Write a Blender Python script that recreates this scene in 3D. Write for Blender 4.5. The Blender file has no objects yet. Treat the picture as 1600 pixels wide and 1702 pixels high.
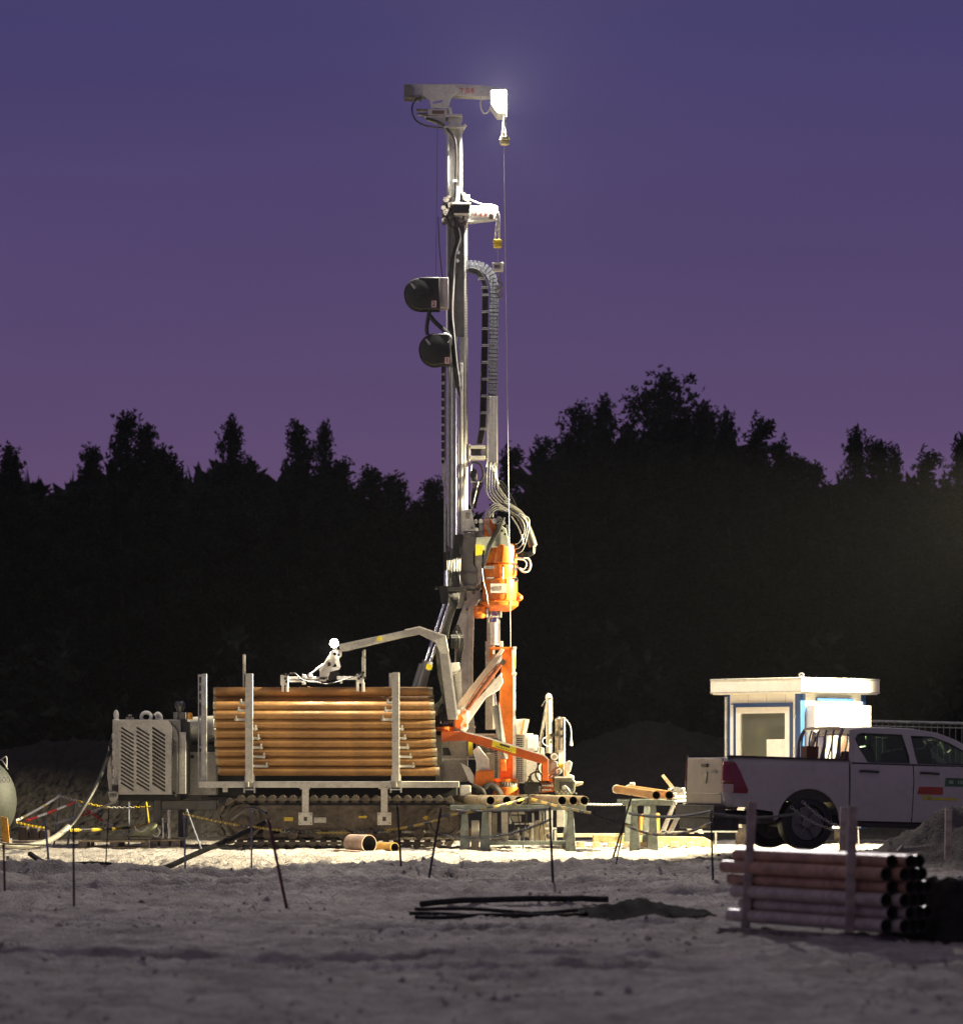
import bpy, bmesh, math, random
import numpy as np
from mathutils import Vector, Matrix
random.seed(7)
rnd = random.random
uni = random.uniform
R = math.radians
scn = bpy.context.scene
COL = scn.collection

# ------------------------------------------------------------------ camera
EYE, FPX, CX, HY = 1.4, 6000.0, 800.0, 1270.0
cam_d = bpy.data.cameras.new("camera")
cam = bpy.data.objects.new("camera", cam_d)
COL.objects.link(cam)
scn.camera = cam
cam.location = (0, 0, EYE)
cam.rotation_euler = (R(90), 0, 0)
cam_d.sensor_fit = 'HORIZONTAL'
cam_d.sensor_width = 36
cam_d.lens = FPX / 1600 * 36
cam_d.shift_y = (HY - 851) / 1600
cam_d.clip_start = 0.5
cam_d.clip_end = 5000
cam_d.dof.use_dof = True
cam_d.dof.focus_distance = 59.5
cam_d.dof.aperture_fstop = 2.4

# ------------------------------------------------------------------ sky (dusk: violet glow near the horizon, bluer above)
w = bpy.data.worlds.new("World")
scn.world = w
w.use_nodes = True
nt = w.node_tree
for n in list(nt.nodes): nt.nodes.remove(n)
o_ = nt.nodes.new('ShaderNodeOutputWorld')
bg = nt.nodes.new('ShaderNodeBackground')
tc = nt.nodes.new('ShaderNodeTexCoord')
sx = nt.nodes.new('ShaderNodeSeparateXYZ')
rp = nt.nodes.new('ShaderNodeValToRGB')
nt.links.new(tc.outputs['Generated'], sx.inputs[0])
nt.links.new(sx.outputs['Z'], rp.inputs[0])
cn = nt.nodes.new('ShaderNodeTexNoise'); cn.inputs['Scale'].default_value = 2.2; cn.inputs['Detail'].default_value = 4
mp = nt.nodes.new('ShaderNodeMapping'); mp.inputs['Scale'].default_value = (1.2, 1.2, 9.0)      # faint high cloud drawn out in bands
nt.links.new(tc.outputs['Generated'], mp.inputs[0]); nt.links.new(mp.outputs[0], cn.inputs['Vector'])
mr0 = nt.nodes.new('ShaderNodeMapRange'); mr0.inputs[1].default_value = .3; mr0.inputs[2].default_value = .7; mr0.inputs[3].default_value = .93; mr0.inputs[4].default_value = 1.07
nt.links.new(cn.outputs['Fac'], mr0.inputs[0])
mu = nt.nodes.new('ShaderNodeVectorMath'); mu.operation = 'SCALE'; nt.links.new(rp.outputs[0], mu.inputs[0]); nt.links.new(mr0.outputs[0], mu.inputs['Scale'])
nt.links.new(mu.outputs[0], bg.inputs[0])
nt.links.new(bg.outputs[0], o_.inputs[0])
SKY = [(0.0, (0.140, 0.078, 0.160)), (0.06, (0.128, 0.073, 0.162)), (0.12, (0.096, 0.063, 0.164)),
       (0.20, (0.061, 0.050, 0.158)), (0.45, (0.112, 0.096, 0.140)), (1.0, (0.148, 0.128, 0.146))]
e = rp.color_ramp.elements
e[0].position, e[0].color = SKY[0][0], (*SKY[0][1], 1)
e[1].position, e[1].color = SKY[-1][0], (*SKY[-1][1], 1)
for p_, c_ in SKY[1:-1]:
    q = e.new(p_); q.color = (*c_, 1)
bg.inputs[1].default_value = 1.0

scn.view_settings.view_transform = 'Standard'
scn.view_settings.look = 'None'
scn.view_settings.exposure = 0
scn.view_settings.gamma = 1
scn.view_settings.use_curve_mapping = False
scn.cycles.max_bounces = 6
scn.cycles.diffuse_bounces = 3
scn.cycles.volume_bounces = 0
scn.cycles.use_denoising = True
scn.cycles.sample_clamp_indirect = 4

# lamps of the place; the two floods outside the frame are assumed
def P(px, py, d=60.0):
    return Vector(((px - CX) * d / FPX, d, EYE + (HY - py) * d / FPX))

def spot(name, loc, aim, watts, cone, blend, col, size=0.12):
    l = bpy.data.lights.new(name, 'SPOT')
    l.energy = watts; l.spot_size = R(cone); l.spot_blend = blend; l.color = col; l.shadow_soft_size = size
    o = bpy.data.objects.new(name, l)
    COL.objects.link(o)
    o.location = loc
    o.rotation_euler = (Vector(aim) - Vector(loc)).to_track_quat('-Z', 'Y').to_euler()
    return o
WARM = (1.0, 0.86, 0.54)
ASSUMED_TOWER_R = Vector((9.6, 58.45, 6.4))  # unseen lamp, assumed from its glow at the right edge
ASSUMED_TOWER_L = Vector((-13.5, 47.0, 7.5))
L_FLOOD = spot('assumed_right_flood_light', ASSUMED_TOWER_R, (0.6, 59.6, 0.8), 46000, 74, 0.35, WARM, 0.15)
L_LEFT_ASSUMED = spot('assumed_left_flood_light', ASSUMED_TOWER_L, (-0.6, 59.8, 5.6), 1900, 56, 0.9, (1.0, 0.90, 0.72), 0.15)  # assumed unseen lamp, added as front fill for the rack and mast
L_MAST = spot('mast_lamp_light', P(830, 193, 59.60), (0.9, 58.0, 0), 4800, 136, 0.8, (1.0, 0.93, 0.80), 0.10)
L_MASTF = spot('mast_lamp_front_light', P(827, 166, 59.46), (1.4, 45.0, 15.0), 13500, 134, 1.0, (1.0, 0.92, 0.90), 0.16)
L_MASTP = bpy.data.lights.new('mast_lamp_spill', 'POINT'); L_MASTP.energy = 420; L_MASTP.color = (1, .95, .85); L_MASTP.shadow_soft_size = .08
L_MASTPO = bpy.data.objects.new('mast_lamp_spill', L_MASTP); COL.objects.link(L_MASTPO); L_MASTPO.location = P(849, 170, 59.9)
L_CRANE = spot('crane_lamp_light', P(550, 1070, 58.90), P(500, 1200, 57.6), 620, 140, 0.5, (1.0, 0.9, 0.7), 0.05)

# ------------------------------------------------------------------ materials
MATS = {}
def mat(name, col, rough=0.5, metal=0.0, var=0.12, scale=6.0, bump=0.0, bscale=60.0, spec=0.5, col2=None, dirt=0.0):
    if name in MATS: return MATS[name]
    m = bpy.data.materials.new(name); m.use_nodes = True
    t = m.node_tree; b = t.nodes['Principled BSDF']
    b.inputs['Roughness'].default_value = rough
    b.inputs['Metallic'].default_value = metal
    b.inputs['Specular IOR Level'].default_value = spec
    co = t.nodes.new('ShaderNodeTexCoord')
    nz = t.nodes.new('ShaderNodeTexNoise'); nz.inputs['Scale'].default_value = scale; nz.inputs['Detail'].default_value = 6
    nz.inputs['Roughness'].default_value = 0.65
    t.links.new(co.outputs['Object'], nz.inputs['Vector'])
    r = t.nodes.new('ShaderNodeValToRGB')
    a, c = r.color_ramp.elements
    a.position, c.position = 0.32, 0.68
    c2 = col2 or tuple(max(0, x * (1 - 2.2 * var)) for x in col)
    a.color = (*c2, 1); c.color = (*tuple(min(1, x * (1 + var * .4)) for x in col), 1)
    t.links.new(nz.outputs['Fac'], r.inputs[0])
    src = r.outputs[0]
    if dirt > 0:
        n2 = t.nodes.new('ShaderNodeTexNoise'); n2.inputs['Scale'].default_value = scale * 4.5; n2.inputs['Detail'].default_value = 8
        t.links.new(co.outputs['Object'], n2.inputs['Vector'])
        mr = t.nodes.new('ShaderNodeMapRange'); mr.inputs[1].default_value = .5; mr.inputs[2].default_value = .72
        mr.inputs[3].default_value = 0; mr.inputs[4].default_value = dirt
        t.links.new(n2.outputs['Fac'], mr.inputs[0])
        mx = t.nodes.new('ShaderNodeMixRGB'); mx.inputs[2].default_value = (0.12, 0.09, 0.06, 1)
        t.links.new(mr.outputs[0], mx.inputs[0]); t.links.new(src, mx.inputs[1]); src = mx.outputs[0]
    t.links.new(src, b.inputs['Base Color'])
    if bump > 0:
        n3 = t.nodes.new('ShaderNodeTexNoise'); n3.inputs['Scale'].default_value = bscale; n3.inputs['Detail'].default_value = 5
        t.links.new(co.outputs['Object'], n3.inputs['Vector'])
        bp = t.nodes.new('ShaderNodeBump'); bp.inputs['Strength'].default_value = bump; bp.inputs['Distance'].default_value = 0.02
        t.links.new(n3.outputs['Fac'], bp.inputs['Height']); t.links.new(bp.outputs[0], b.inputs['Normal'])
    MATS[name] = m
    return m

def emis(name, col, s):
    m = bpy.data.materials.new(name); m.use_nodes = True
    b = m.node_tree.nodes['Principled BSDF']
    b.inputs['Base Color'].default_value = (.8, .8, .8, 1)
    b.inputs['Emission Color'].default_value = (*col, 1); b.inputs['Emission Strength'].default_value = s
    return m

GREY = mat('rig_grey_paint', (0.50, 0.49, 0.45), 0.45, 0, 0.12, 5, 0.15, 40, dirt=0.35)
GREYD = mat('rig_dark_grey_paint', (0.20, 0.20, 0.19), 0.5, 0, 0.15, 6, 0.1, 40, dirt=0.3)
SILVER = mat('pale_mast_paint', (0.66, 0.65, 0.61), 0.36, 0.15, 0.10, 5, 0.1, 40, dirt=0.25)
WHITE = mat('rig_white_paint', (0.72, 0.71, 0.67), 0.4, 0, 0.10, 5, 0.1, 40, dirt=0.3)
GALV = mat('galvanised_steel', (0.52, 0.53, 0.52), 0.42, 0.55, 0.2, 12, 0.1, 50)
CHROME = mat('chrome_rod', (0.75, 0.76, 0.80), 0.16, 1.0, 0.05, 10)
ORANGE = mat('orange_paint', (0.78, 0.19, 0.015), 0.4, 0, 0.12, 6, 0.12, 40, dirt=0.35)
RUBBER = mat('black_rubber', (0.014, 0.014, 0.014), 0.5, 0, 0.2, 10, 0.2, 90)
HOSE = mat('hydraulic_hose', (0.018, 0.017, 0.015), 0.3, 0, 0.2, 14, 0.1, 90, spec=0.5)
BLACK = mat('black_paint', (0.018, 0.018, 0.018), 0.55, 0, 0.15, 6)
STEEL = mat('worn_steel', (0.33, 0.30, 0.26), 0.5, 0.6, 0.3, 9, 0.3, 60, dirt=0.4)
TRACK = mat('muddy_track_steel', (0.125, 0.102, 0.082), 0.8, 0.1, 0.35, 7, 0.6, 40, dirt=0.4)
PIPE = mat('rusty_orange_casing', (0.35, 0.175, 0.05), 0.55, 0, 0.2, 4, 0.35, 70, dirt=0.35)
PIPEB = mat('bare_casing_steel', (0.40, 0.32, 0.2), 0.5, 0.2, 0.25, 6, 0.3, 60, dirt=0.4)
PIPER = mat('red_brown_pipe', (0.62, 0.36, 0.23), 0.36, 0, 0.25, 4, 0.3, 50, dirt=0.45)
PIPEG = mat('grey_weathered_pipe', (0.60, 0.52, 0.45), 0.33, 0, 0.2, 4, 0.3, 50, dirt=0.45)
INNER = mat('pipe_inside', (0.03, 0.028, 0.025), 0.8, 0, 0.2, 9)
YEL = mat('yellow_plastic', (0.80, 0.58, 0.04), 0.45, 0, 0.1, 10)
YELS = mat('yellow_sticker', (0.78, 0.66, 0.03), 0.5, 0, 0.05, 10)
REDP = mat('red_plastic', (0.72, 0.05, 0.03), 0.45, 0, 0.1, 10)
WHITEP = mat('white_plastic', (0.78, 0.76, 0.70), 0.45, 0, 0.1, 10)
BLACKP = mat('black_plastic', (0.03, 0.03, 0.03), 0.4, 0, 0.1, 10)
BLUEST = mat('blue_painted_stake', (0.30, 0.33, 0.42), 0.5, 0, 0.3, 10)
REBAR = mat('dark_rebar', (0.05, 0.045, 0.045), 0.6, 0.3, 0.3, 18)
REDST = mat('rusty_red_stake', (0.16, 0.05, 0.05), 0.6, 0.1, 0.3, 18)
WOOD = mat('pale_timber', (0.62, 0.50, 0.30), 0.7, 0, 0.25, 9, 0.3, 60)
WOODG = mat('weathered_wood', (0.30, 0.26, 0.22), 0.8, 0, 0.3, 9, 0.4, 60)
REDLET = mat('red_lettering', (0.60, 0.05, 0.03), 0.5, 0, 0.02, 10)
DARKLET = mat('dark_lettering', (0.02, 0.02, 0.02), 0.5, 0, 0.02, 10)
TEALST = mat('green_grey_trestle_steel', (0.20, 0.235, 0.215), 0.5, 0.2, 0.25, 10, 0.2, 50, dirt=0.3)
LENS = emis('lit_lamp_lens', (1.0, 0.95, 0.80), 60)

# ------------------------------------------------------------------ mesh helpers
def root_loc(o):
    while o.parent is not None: o = o.parent
    return Vector(o.location)

def catmull(pts, sub):
    if len(pts) < 3 or sub < 2: return [Vector(p) for p in pts]
    P_ = [pts[0]] + list(pts) + [pts[-1]]
    out = []
    for i in range(1, len(P_) - 2):
        a, b, c, d = (Vector(P_[j]) for j in (i - 1, i, i + 1, i + 2))
        for k in range(sub):
            t = k / sub
            out.append(0.5 * ((2 * b) + (c - a) * t + (2 * a - 5 * b + 4 * c - d) * t * t + (3 * b - a - 3 * c + d) * t ** 3))
    out.append(Vector(P_[-2]))
    return out

class MB:
    def __init__(s): s.v = []; s.f = []; s.m = []
    def add(s, vs, fs, mi=0):
        k = len(s.v)
        s.v += [tuple(x) for x in vs]
        s.f += [tuple(k + i for i in f) for f in fs]
        s.m += [mi] * len(fs)
        return s
    def prism(s, pts, d, t, mi=0):
        n = len(pts)
        fr = [P(x, y, d) for x, y in pts]
        bk = [p + Vector((0, t, 0)) for p in fr]
        return s.add(fr + bk, [tuple(range(n)), tuple(range(2 * n - 1, n - 1, -1))] + [(i, i + n, (i + 1) % n + n, (i + 1) % n) for i in range(n)], mi)
    def rect(s, x0, y0, x1, y1, d, t, mi=0):
        return s.prism([(x0, y1), (x1, y1), (x1, y0), (x0, y0)], d, t, mi)
    def box(s, c, sz, rot=None, mi=0):
        c = Vector(c); h = Vector(sz) / 2
        vs = [Vector((a * h.x, b * h.y, g * h.z)) for a in (-1, 1) for b in (-1, 1) for g in (-1, 1)]
        if rot is not None: vs = [rot @ q for q in vs]
        return s.add([c + q for q in vs], [(0, 1, 3, 2), (4, 6, 7, 5), (0, 4, 5, 1), (2, 3, 7, 6), (0, 2, 6, 4), (1, 5, 7, 3)], mi)
    def beam(s, p0, p1, wd, ht, up=(0, 0, 1), mi=0):     # rectangular bar between two world points
        p0 = Vector(p0); p1 = Vector(p1); z = (p1 - p0).normalized(); up = Vector(up)
        if abs(z.dot(up)) > .98: up = Vector((0, 1, 0))
        x = z.cross(up).normalized(); y = x.cross(z)
        rot = Matrix((x, y, z)).transposed()
        return s.box((p0 + p1) / 2, (wd, ht, (p1 - p0).length), rot, mi)
    def cyl(s, p0, p1, r0, r1=None, n=12, caps=True, mi=0):
        if r1 is None: r1 = r0
        p0 = Vector(p0); p1 = Vector(p1); z = (p1 - p0).normalized()
        x = z.orthogonal().normalized(); y = z.cross(x)
        vs = []
        for p, r in ((p0, r0), (p1, r1)):
            vs += [p + (x * math.cos(2 * math.pi * i / n) + y * math.sin(2 * math.pi * i / n)) * r for i in range(n)]
        fs = [(i, (i + 1) % n, (i + 1) % n + n, i + n) for i in range(n)]
        if caps: fs += [tuple(range(n - 1, -1, -1)), tuple(range(n, 2 * n))]
        return s.add(vs, fs, mi)
    def rod(s, a, b, r, r1=None, n=10, mi=0): return s.cyl(P(*a), P(*b), r, r1, n, True, mi)
    def disc(s, px, py, r, d, t, n=20, mi=0):
        p = P(px, py, d); return s.cyl(p, p + Vector((0, t, 0)), r, r, n, True, mi)
    def pipe(s, p0, p1, r, th=0.01, n=20, mi=0, mi_in=1, dark_end=False):
        p0 = Vector(p0); p1 = Vector(p1); z = (p1 - p0).normalized(); x = z.orthogonal().normalized(); y = z.cross(x)
        vs = []
        for p, q in ((p0, r), (p1, r), (p1, r - th), (p0, r - th)):
            vs += [p + (x * math.cos(2 * math.pi * i / n) + y * math.sin(2 * math.pi * i / n)) * q for i in range(n)]
        base = len(s.v); s.v += [tuple(q) for q in vs]
        for k in range(4):
            a, b = k * n, ((k + 1) % 4) * n
            for i in range(n):
                s.f.append((base + a + i, base + a + (i + 1) % n, base + b + (i + 1) % n, base + b + i)); s.m.append(mi_in if k == 2 or (dark_end and k) else mi)
        return s
    def tube(s, pts, r, n=6, sub=5, world=False, mi=0, rs=None):
        q = [Vector(p) if world else P(*p) for p in pts]
        q = catmull(q, sub)
        vs, fs = [], []
        x = None
        for i, p in enumerate(q):
            t = (q[min(i + 1, len(q) - 1)] - q[max(i - 1, 0)]).normalized()
            x = (t.orthogonal() if x is None else x - t * x.dot(t)).normalized()
            y = t.cross(x)
            rr = r if rs is None else rs(i / max(1, len(q) - 1)) * r
            vs += [p + (x * math.cos(2 * math.pi * k / n) + y * math.sin(2 * math.pi * k / n)) * rr for k in range(n)]
        m = len(q)
        for i in range(m - 1):
            fs += [(i * n + k, i * n + (k + 1) % n, (i + 1) * n + (k + 1) % n, (i + 1) * n + k) for k in range(n)]
        fs += [tuple(range(n - 1, -1, -1)), tuple(range((m - 1) * n, m * n))]
        return s.add(vs, fs, mi)
    def lathe(s, base, prof, n=20, mi=0, axis=(0, 0, 1), caps=True):   # prof: (radius, height) along axis, world units
        base = Vector(base); z = Vector(axis).normalized(); x = z.orthogonal().normalized(); y = z.cross(x)
        vs = []
        for r, h in prof:
            vs += [base + z * h + (x * math.cos(2 * math.pi * i / n) + y * math.sin(2 * math.pi * i / n)) * r for i in range(n)]
        fs = []
        for k in range(len(prof) - 1):
            fs += [(k * n + i, k * n + (i + 1) % n, (k + 1) * n + (i + 1) % n, (k + 1) * n + i) for i in range(n)]
        if caps: fs += [tuple(range(n - 1, -1, -1)), tuple(range((len(prof) - 1) * n, len(prof) * n))]
        return s.add(vs, fs, mi)
    def holed(s, outline, holes, d, t, mi=0):               # plate with real holes, traced in frame pixels at distance d
        bm = bmesh.new()
        edges = []
        for loop in [outline] + holes:
            vs = [bm.verts.new(P(x, y, d)) for x, y in loop]
            edges += [bm.edges.new((vs[i], vs[(i + 1) % len(vs)])) for i in range(len(vs))]
        bmesh.ops.triangle_fill(bm, use_beauty=True, edges=edges)
        g = bmesh.ops.extrude_face_region(bm, geom=list(bm.faces))
        for q in g['geom']:
            if isinstance(q, bmesh.types.BMVert): q.co.y += t
        bm.verts.index_update()
        s.add([tuple(v.co) for v in bm.verts], [tuple(v.index for v in f.verts) for f in bm.faces], mi)
        bm.free()
        return s
    def mesh(s, name, mats, off=(0, 0, 0)):
        me = bpy.data.meshes.new(name)
        ox, oy, oz = off
        me.from_pydata([(x - ox, y - oy, z - oz) for x, y, z in s.v], [], s.f)
        for m in (mats if isinstance(mats, (list, tuple)) else [mats]): me.materials.append(m)
        me.polygons.foreach_set('material_index', s.m)
        bm = bmesh.new(); bm.from_mesh(me)
        if len(bm.faces) < 60000: bmesh.ops.recalc_face_normals(bm, faces=list(bm.faces))
        bm.to_mesh(me); bm.free()
        me.polygons.foreach_set('use_smooth', [True] * len(me.polygons))
        me.set_sharp_from_angle(angle=R(38))
        return me
    def obj(s, name, mats, parent=None, label=None, bev=0.0):
        off = root_loc(parent) if parent else (0, 0, 0)
        o = bpy.data.objects.new(name, s.mesh(name, mats, off))
        COL.objects.link(o)
        if parent: o.parent = parent
        if label: o['label'] = label
        if bev:
            b = o.modifiers.new('bevel', 'BEVEL'); b.width = bev; b.segments = 2; b.limit_method = 'ANGLE'; b.angle_limit = R(40)
        return o
    def top(s, name, mats, label, cat, group=None, loc=None, bev=0.0, kind=None):   # a thing that is one mesh
        a = np.array(s.v)
        if loc is None: loc = ((a[:, 0].min() + a[:, 0].max()) / 2, (a[:, 1].min() + a[:, 1].max()) / 2, a[:, 2].min())
        o = bpy.data.objects.new(name, s.mesh(name, mats, loc)); COL.objects.link(o); o.location = loc
        tag(o, label, cat, group, kind)
        if bev:
            b = o.modifiers.new('bevel', 'BEVEL'); b.width = bev; b.segments = 2; b.limit_method = 'ANGLE'; b.angle_limit = R(40)
        return o

def tag(o, label=None, cat=None, group=None, kind=None):
    if label: o['label'] = label
    if cat: o['category'] = cat
    if group: o['group'] = group
    if kind: o['kind'] = kind
    return o

def thing(name, label, cat, loc, group=None, rotz=0):
    o = bpy.data.objects.new(name, None); COL.objects.link(o); o.empty_display_size = .2
    o.location = loc; o.rotation_euler = (0, 0, rotz)
    return tag(o, label, cat, group)

def dup(root, loc=None, rotz=None, scale=None, label=None, group=None):
    def cp(o, par):
        c = o.copy(); COL.objects.link(c); c.parent = par
        for ch in o.children: cp(ch, c)
        return c
    r = cp(root, None)
    if loc is not None: r.location = loc
    if rotz is not None: r.rotation_euler.z = rotz
    if scale is not None: r.scale = scale
    if label: r['label'] = label
    if group: r['group'] = group
    return r

def text(s, px, py, hpx, d, parent, m, name='lettering', rot=0.0, normal_yaw=0.0, depth=0.003):
    c = bpy.data.curves.new(name, 'FONT'); c.body = s; c.size = hpx * d / FPX / 0.72; c.align_x = 'CENTER'; c.align_y = 'CENTER'; c.extrude = depth
    t_ = bpy.data.objects.new(name, c); COL.objects.link(t_)
    dg = bpy.context.evaluated_depsgraph_get()
    me = bpy.data.meshes.new_from_object(t_.evaluated_get(dg))
    bpy.data.objects.remove(t_)
    o = bpy.data.objects.new(name, me); COL.objects.link(o); o.parent = parent
    me.materials.clear(); me.materials.append(m)
    o.location = P(px, py, d) - root_loc(parent)
    o.rotation_euler = (R(90), rot, normal_yaw)
    return o
# ------------------------------------------------------------------ ground
def hsh(ix, iy, seed):
    h = (ix.astype(np.int64) * 374761393 + iy.astype(np.int64) * 668265263 + seed * 974634777) & 0x7fffffff
    h = ((h ^ (h >> 13)) * 1274126177) & 0x7fffffff
    return ((h ^ (h >> 16)) & 0xffff) / 65535.0
def vn(x, y, seed=0):
    ix = np.floor(x); iy = np.floor(y); fx = x - ix; fy = y - iy
    fx = fx * fx * (3 - 2 * fx); fy = fy * fy * (3 - 2 * fy)
    ix = ix.astype(np.int64); iy = iy.astype(np.int64)
    a = hsh(ix, iy, seed); b = hsh(ix + 1, iy, seed); c = hsh(ix, iy + 1, seed); d = hsh(ix + 1, iy + 1, seed)
    return (a + (b - a) * fx) * (1 - fy) + (c + (d - c) * fx) * fy - 0.5
def sstep(a, b, x):
    t = np.clip((x - a) / (b - a), 0, 1); return t * t * (3 - 2 * t)
def ground_h(x, y):
    x = np.asarray(x, float); y = np.asarray(y, float)
    wy = y * 0.45      # features drawn out along the view as tyre-pushed ridges run across it
    rough = 0.12 * vn(x * .55, wy * .9, 1) + 0.10 * vn(x * 1.3, wy * 2.2, 2) + 0.09 * vn(x * 3.1, wy * 4, 3)
    fine = 0.11 * np.abs(vn(x * 5, y * 3.2, 4)) + 0.07 * np.abs(vn(x * 11, y * 6, 5)) + 0.05 * vn(x * 19, y * 12, 6) + 0.035 * np.abs(vn(x * 27, y * 18, 18))
    plat = sstep(51.5, 54.5, y) * (1 - sstep(66, 68, y)) * (1 - sstep(12, 16, np.abs(x)))
    near = 1 - sstep(52, 56, y)
    h = rough * (1 - .75 * plat) * (1 - .35 * (1 - sstep(40, 50, y))) + fine * (1 - .55 * plat) * (1 - .5 * (1 - sstep(36, 50, y)))
    # churned ridge in front of the working platform
    ridge = np.exp(-((y - 50.3 - 1.3 * vn(x * .35, x * 0 + 3, 8)) / 1.5) ** 2)
    h = h + ridge * (-0.03 + 0.10 * vn(x * .9, y * .5, 9) + .09 * np.abs(vn(x * 3, y * 2, 10)))
    h = h + 0.10 * near * vn(x * .3, y * .16, 11) - 0.10 * near
    # wheel ruts pressed across the foreground
    for y0_, sl_, k_ in ((47.6, .10, 1), (46.1, .10, 2), (42.0, -.16, 3), (40.6, -.16, 4), (34.2, .05, 5), (32.7, .05, 6), (27.6, -.08, 7), (26.2, -.08, 8)):
        q_ = y - (y0_ + sl_ * x + .9 * vn(x * .22, x * 0 + k_ // 2, 30 + k_ // 2)); wd_ = .30 * y0_ / 36
        amp_ = np.clip(.55 + 1.6 * vn(x * .3, x * 0 + 5, 50 + k_), .1, 1.2)
        h = h - .11 * amp_ * np.exp(-(q_ / wd_) ** 2) + .08 * amp_ * (np.exp(-((q_ - 1.7 * wd_) / (.6 * wd_)) ** 2) + np.exp(-((q_ + 1.7 * wd_) / (.6 * wd_)) ** 2)) + .02 * amp_ * np.exp(-(q_ / wd_) ** 2) * np.sign(np.sin(x * 26))
    # low flat hollow with the half-buried hoses
    h = h - .06 * np.exp(-((x - .3) / 1.3) ** 2 - ((y - 37.6) / 1.6) ** 2)
    # spoil banks behind the site
    bank = sstep(67.5, 77, y) * (1 - .45 * sstep(84, 100, y))
    prof = 1.55 + .5 * vn(x * .25, y * .05, 12) + .35 * vn(x * .8, y * .4, 13) + 0.75 * np.exp(-((x - 3.6) / 1.6) ** 2) - .5 * np.exp(-((x - 0.5) / 2.5) ** 2)
    h = h + bank * prof + bank * .22 * np.abs(vn(x * 3, y * 3, 14)) + bank * .12 * np.abs(vn(x * 8, y * 8, 17))
    # mound beside the pickup
    m = np.exp(-(((x - 6.65) / 1.3) ** 2 + ((y - 47.3) / 1.1) ** 2) * 1.0)
    h = h + 0.84 * m * (1 + .35 * vn(x * 2.2, y * 2.2, 15) + .2 * vn(x * 6, y * 6, 16))
    h = h + .16 * sstep(2.6, 4.2, x) * np.exp(-((y - 51.5) / 3.2) ** 2)
    return h
def gh(x, y): return float(ground_h(np.array([x]), np.array([y]))[0])

def axis(fine0, fine1, step, far0, far1, g=1.22):
    a = list(np.arange(fine0, fine1 + 1e-6, step)); s = step
    x = fine1
    while x < far1: s *= g; x += s; a.append(x)
    s = step; x = fine0
    while x > far0: s *= g; x -= s; a.insert(0, x)
    return np.array(a)
xs = axis(-9.2, 9.2, 0.036, -900, 900)
ys1 = axis(17.5, 80, 0.11, -60, 2200, 1.15)
X, Y = np.meshgrid(xs, ys1)
Z = ground_h(X, Y)
nx, ny = len(xs), len(ys1)
gv = np.stack([X.ravel(), Y.ravel(), Z.ravel()], 1)
ii = np.arange((ny - 1) * nx).reshape(ny - 1, nx)[:, :-1].ravel()
gf = np.stack([ii, ii + 1, ii + nx + 1, ii + nx], 1)
gme = bpy.data.meshes.new('ground')
gme.vertices.add(len(gv)); gme.vertices.foreach_set('co', gv.ravel())
gme.loops.add(len(gf) * 4); gme.loops.foreach_set('vertex_index', gf.ravel())
gme.polygons.add(len(gf)); gme.polygons.foreach_set('loop_start', np.arange(len(gf)) * 4); gme.polygons.foreach_set('loop_total', np.full(len(gf), 4))
gme.update(calc_edges=True)
gme.polygons.foreach_set('use_smooth', [True] * len(gf))
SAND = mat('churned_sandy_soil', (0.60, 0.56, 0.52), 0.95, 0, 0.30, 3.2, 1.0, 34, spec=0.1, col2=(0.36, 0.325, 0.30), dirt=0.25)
# spoil banks: dark topsoil, blackened further to stand in for their being unlit
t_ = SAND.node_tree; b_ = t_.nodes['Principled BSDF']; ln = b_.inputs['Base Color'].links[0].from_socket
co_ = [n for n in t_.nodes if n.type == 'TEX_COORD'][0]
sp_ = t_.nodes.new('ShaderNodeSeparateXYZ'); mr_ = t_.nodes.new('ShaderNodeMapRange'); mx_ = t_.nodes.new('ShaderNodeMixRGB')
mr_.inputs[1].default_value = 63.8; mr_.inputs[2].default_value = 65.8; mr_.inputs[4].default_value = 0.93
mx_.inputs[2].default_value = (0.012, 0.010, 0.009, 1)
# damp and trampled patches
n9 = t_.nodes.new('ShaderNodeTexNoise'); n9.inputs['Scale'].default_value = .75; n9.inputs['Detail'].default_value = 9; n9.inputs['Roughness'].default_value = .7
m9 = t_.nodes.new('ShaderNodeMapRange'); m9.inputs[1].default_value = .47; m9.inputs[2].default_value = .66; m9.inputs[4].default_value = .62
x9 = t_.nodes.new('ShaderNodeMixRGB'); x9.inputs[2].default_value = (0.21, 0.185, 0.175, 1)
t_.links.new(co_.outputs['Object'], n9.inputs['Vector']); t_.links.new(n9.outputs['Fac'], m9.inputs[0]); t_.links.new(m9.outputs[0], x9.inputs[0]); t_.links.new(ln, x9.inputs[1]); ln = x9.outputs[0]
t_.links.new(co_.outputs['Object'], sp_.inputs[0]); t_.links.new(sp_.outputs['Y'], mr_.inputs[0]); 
vd_ = t_.nodes.new('ShaderNodeVectorMath'); vd_.operation = 'DISTANCE'; vd_.inputs[1].default_value = (6.75, 47.2, .3)      # the soil of the heap by the pickup is mixed darker
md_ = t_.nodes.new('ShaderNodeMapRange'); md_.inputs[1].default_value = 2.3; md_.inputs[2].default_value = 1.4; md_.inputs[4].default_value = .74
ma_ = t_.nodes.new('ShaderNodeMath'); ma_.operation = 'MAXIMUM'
t_.links.new(co_.outputs['Object'], vd_.inputs[0]); t_.links.new(vd_.outputs['Value'], md_.inputs[0]); t_.links.new(md_.outputs[0], ma_.inputs[0]); t_.links.new(mr_.outputs[0], ma_.inputs[1])
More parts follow.
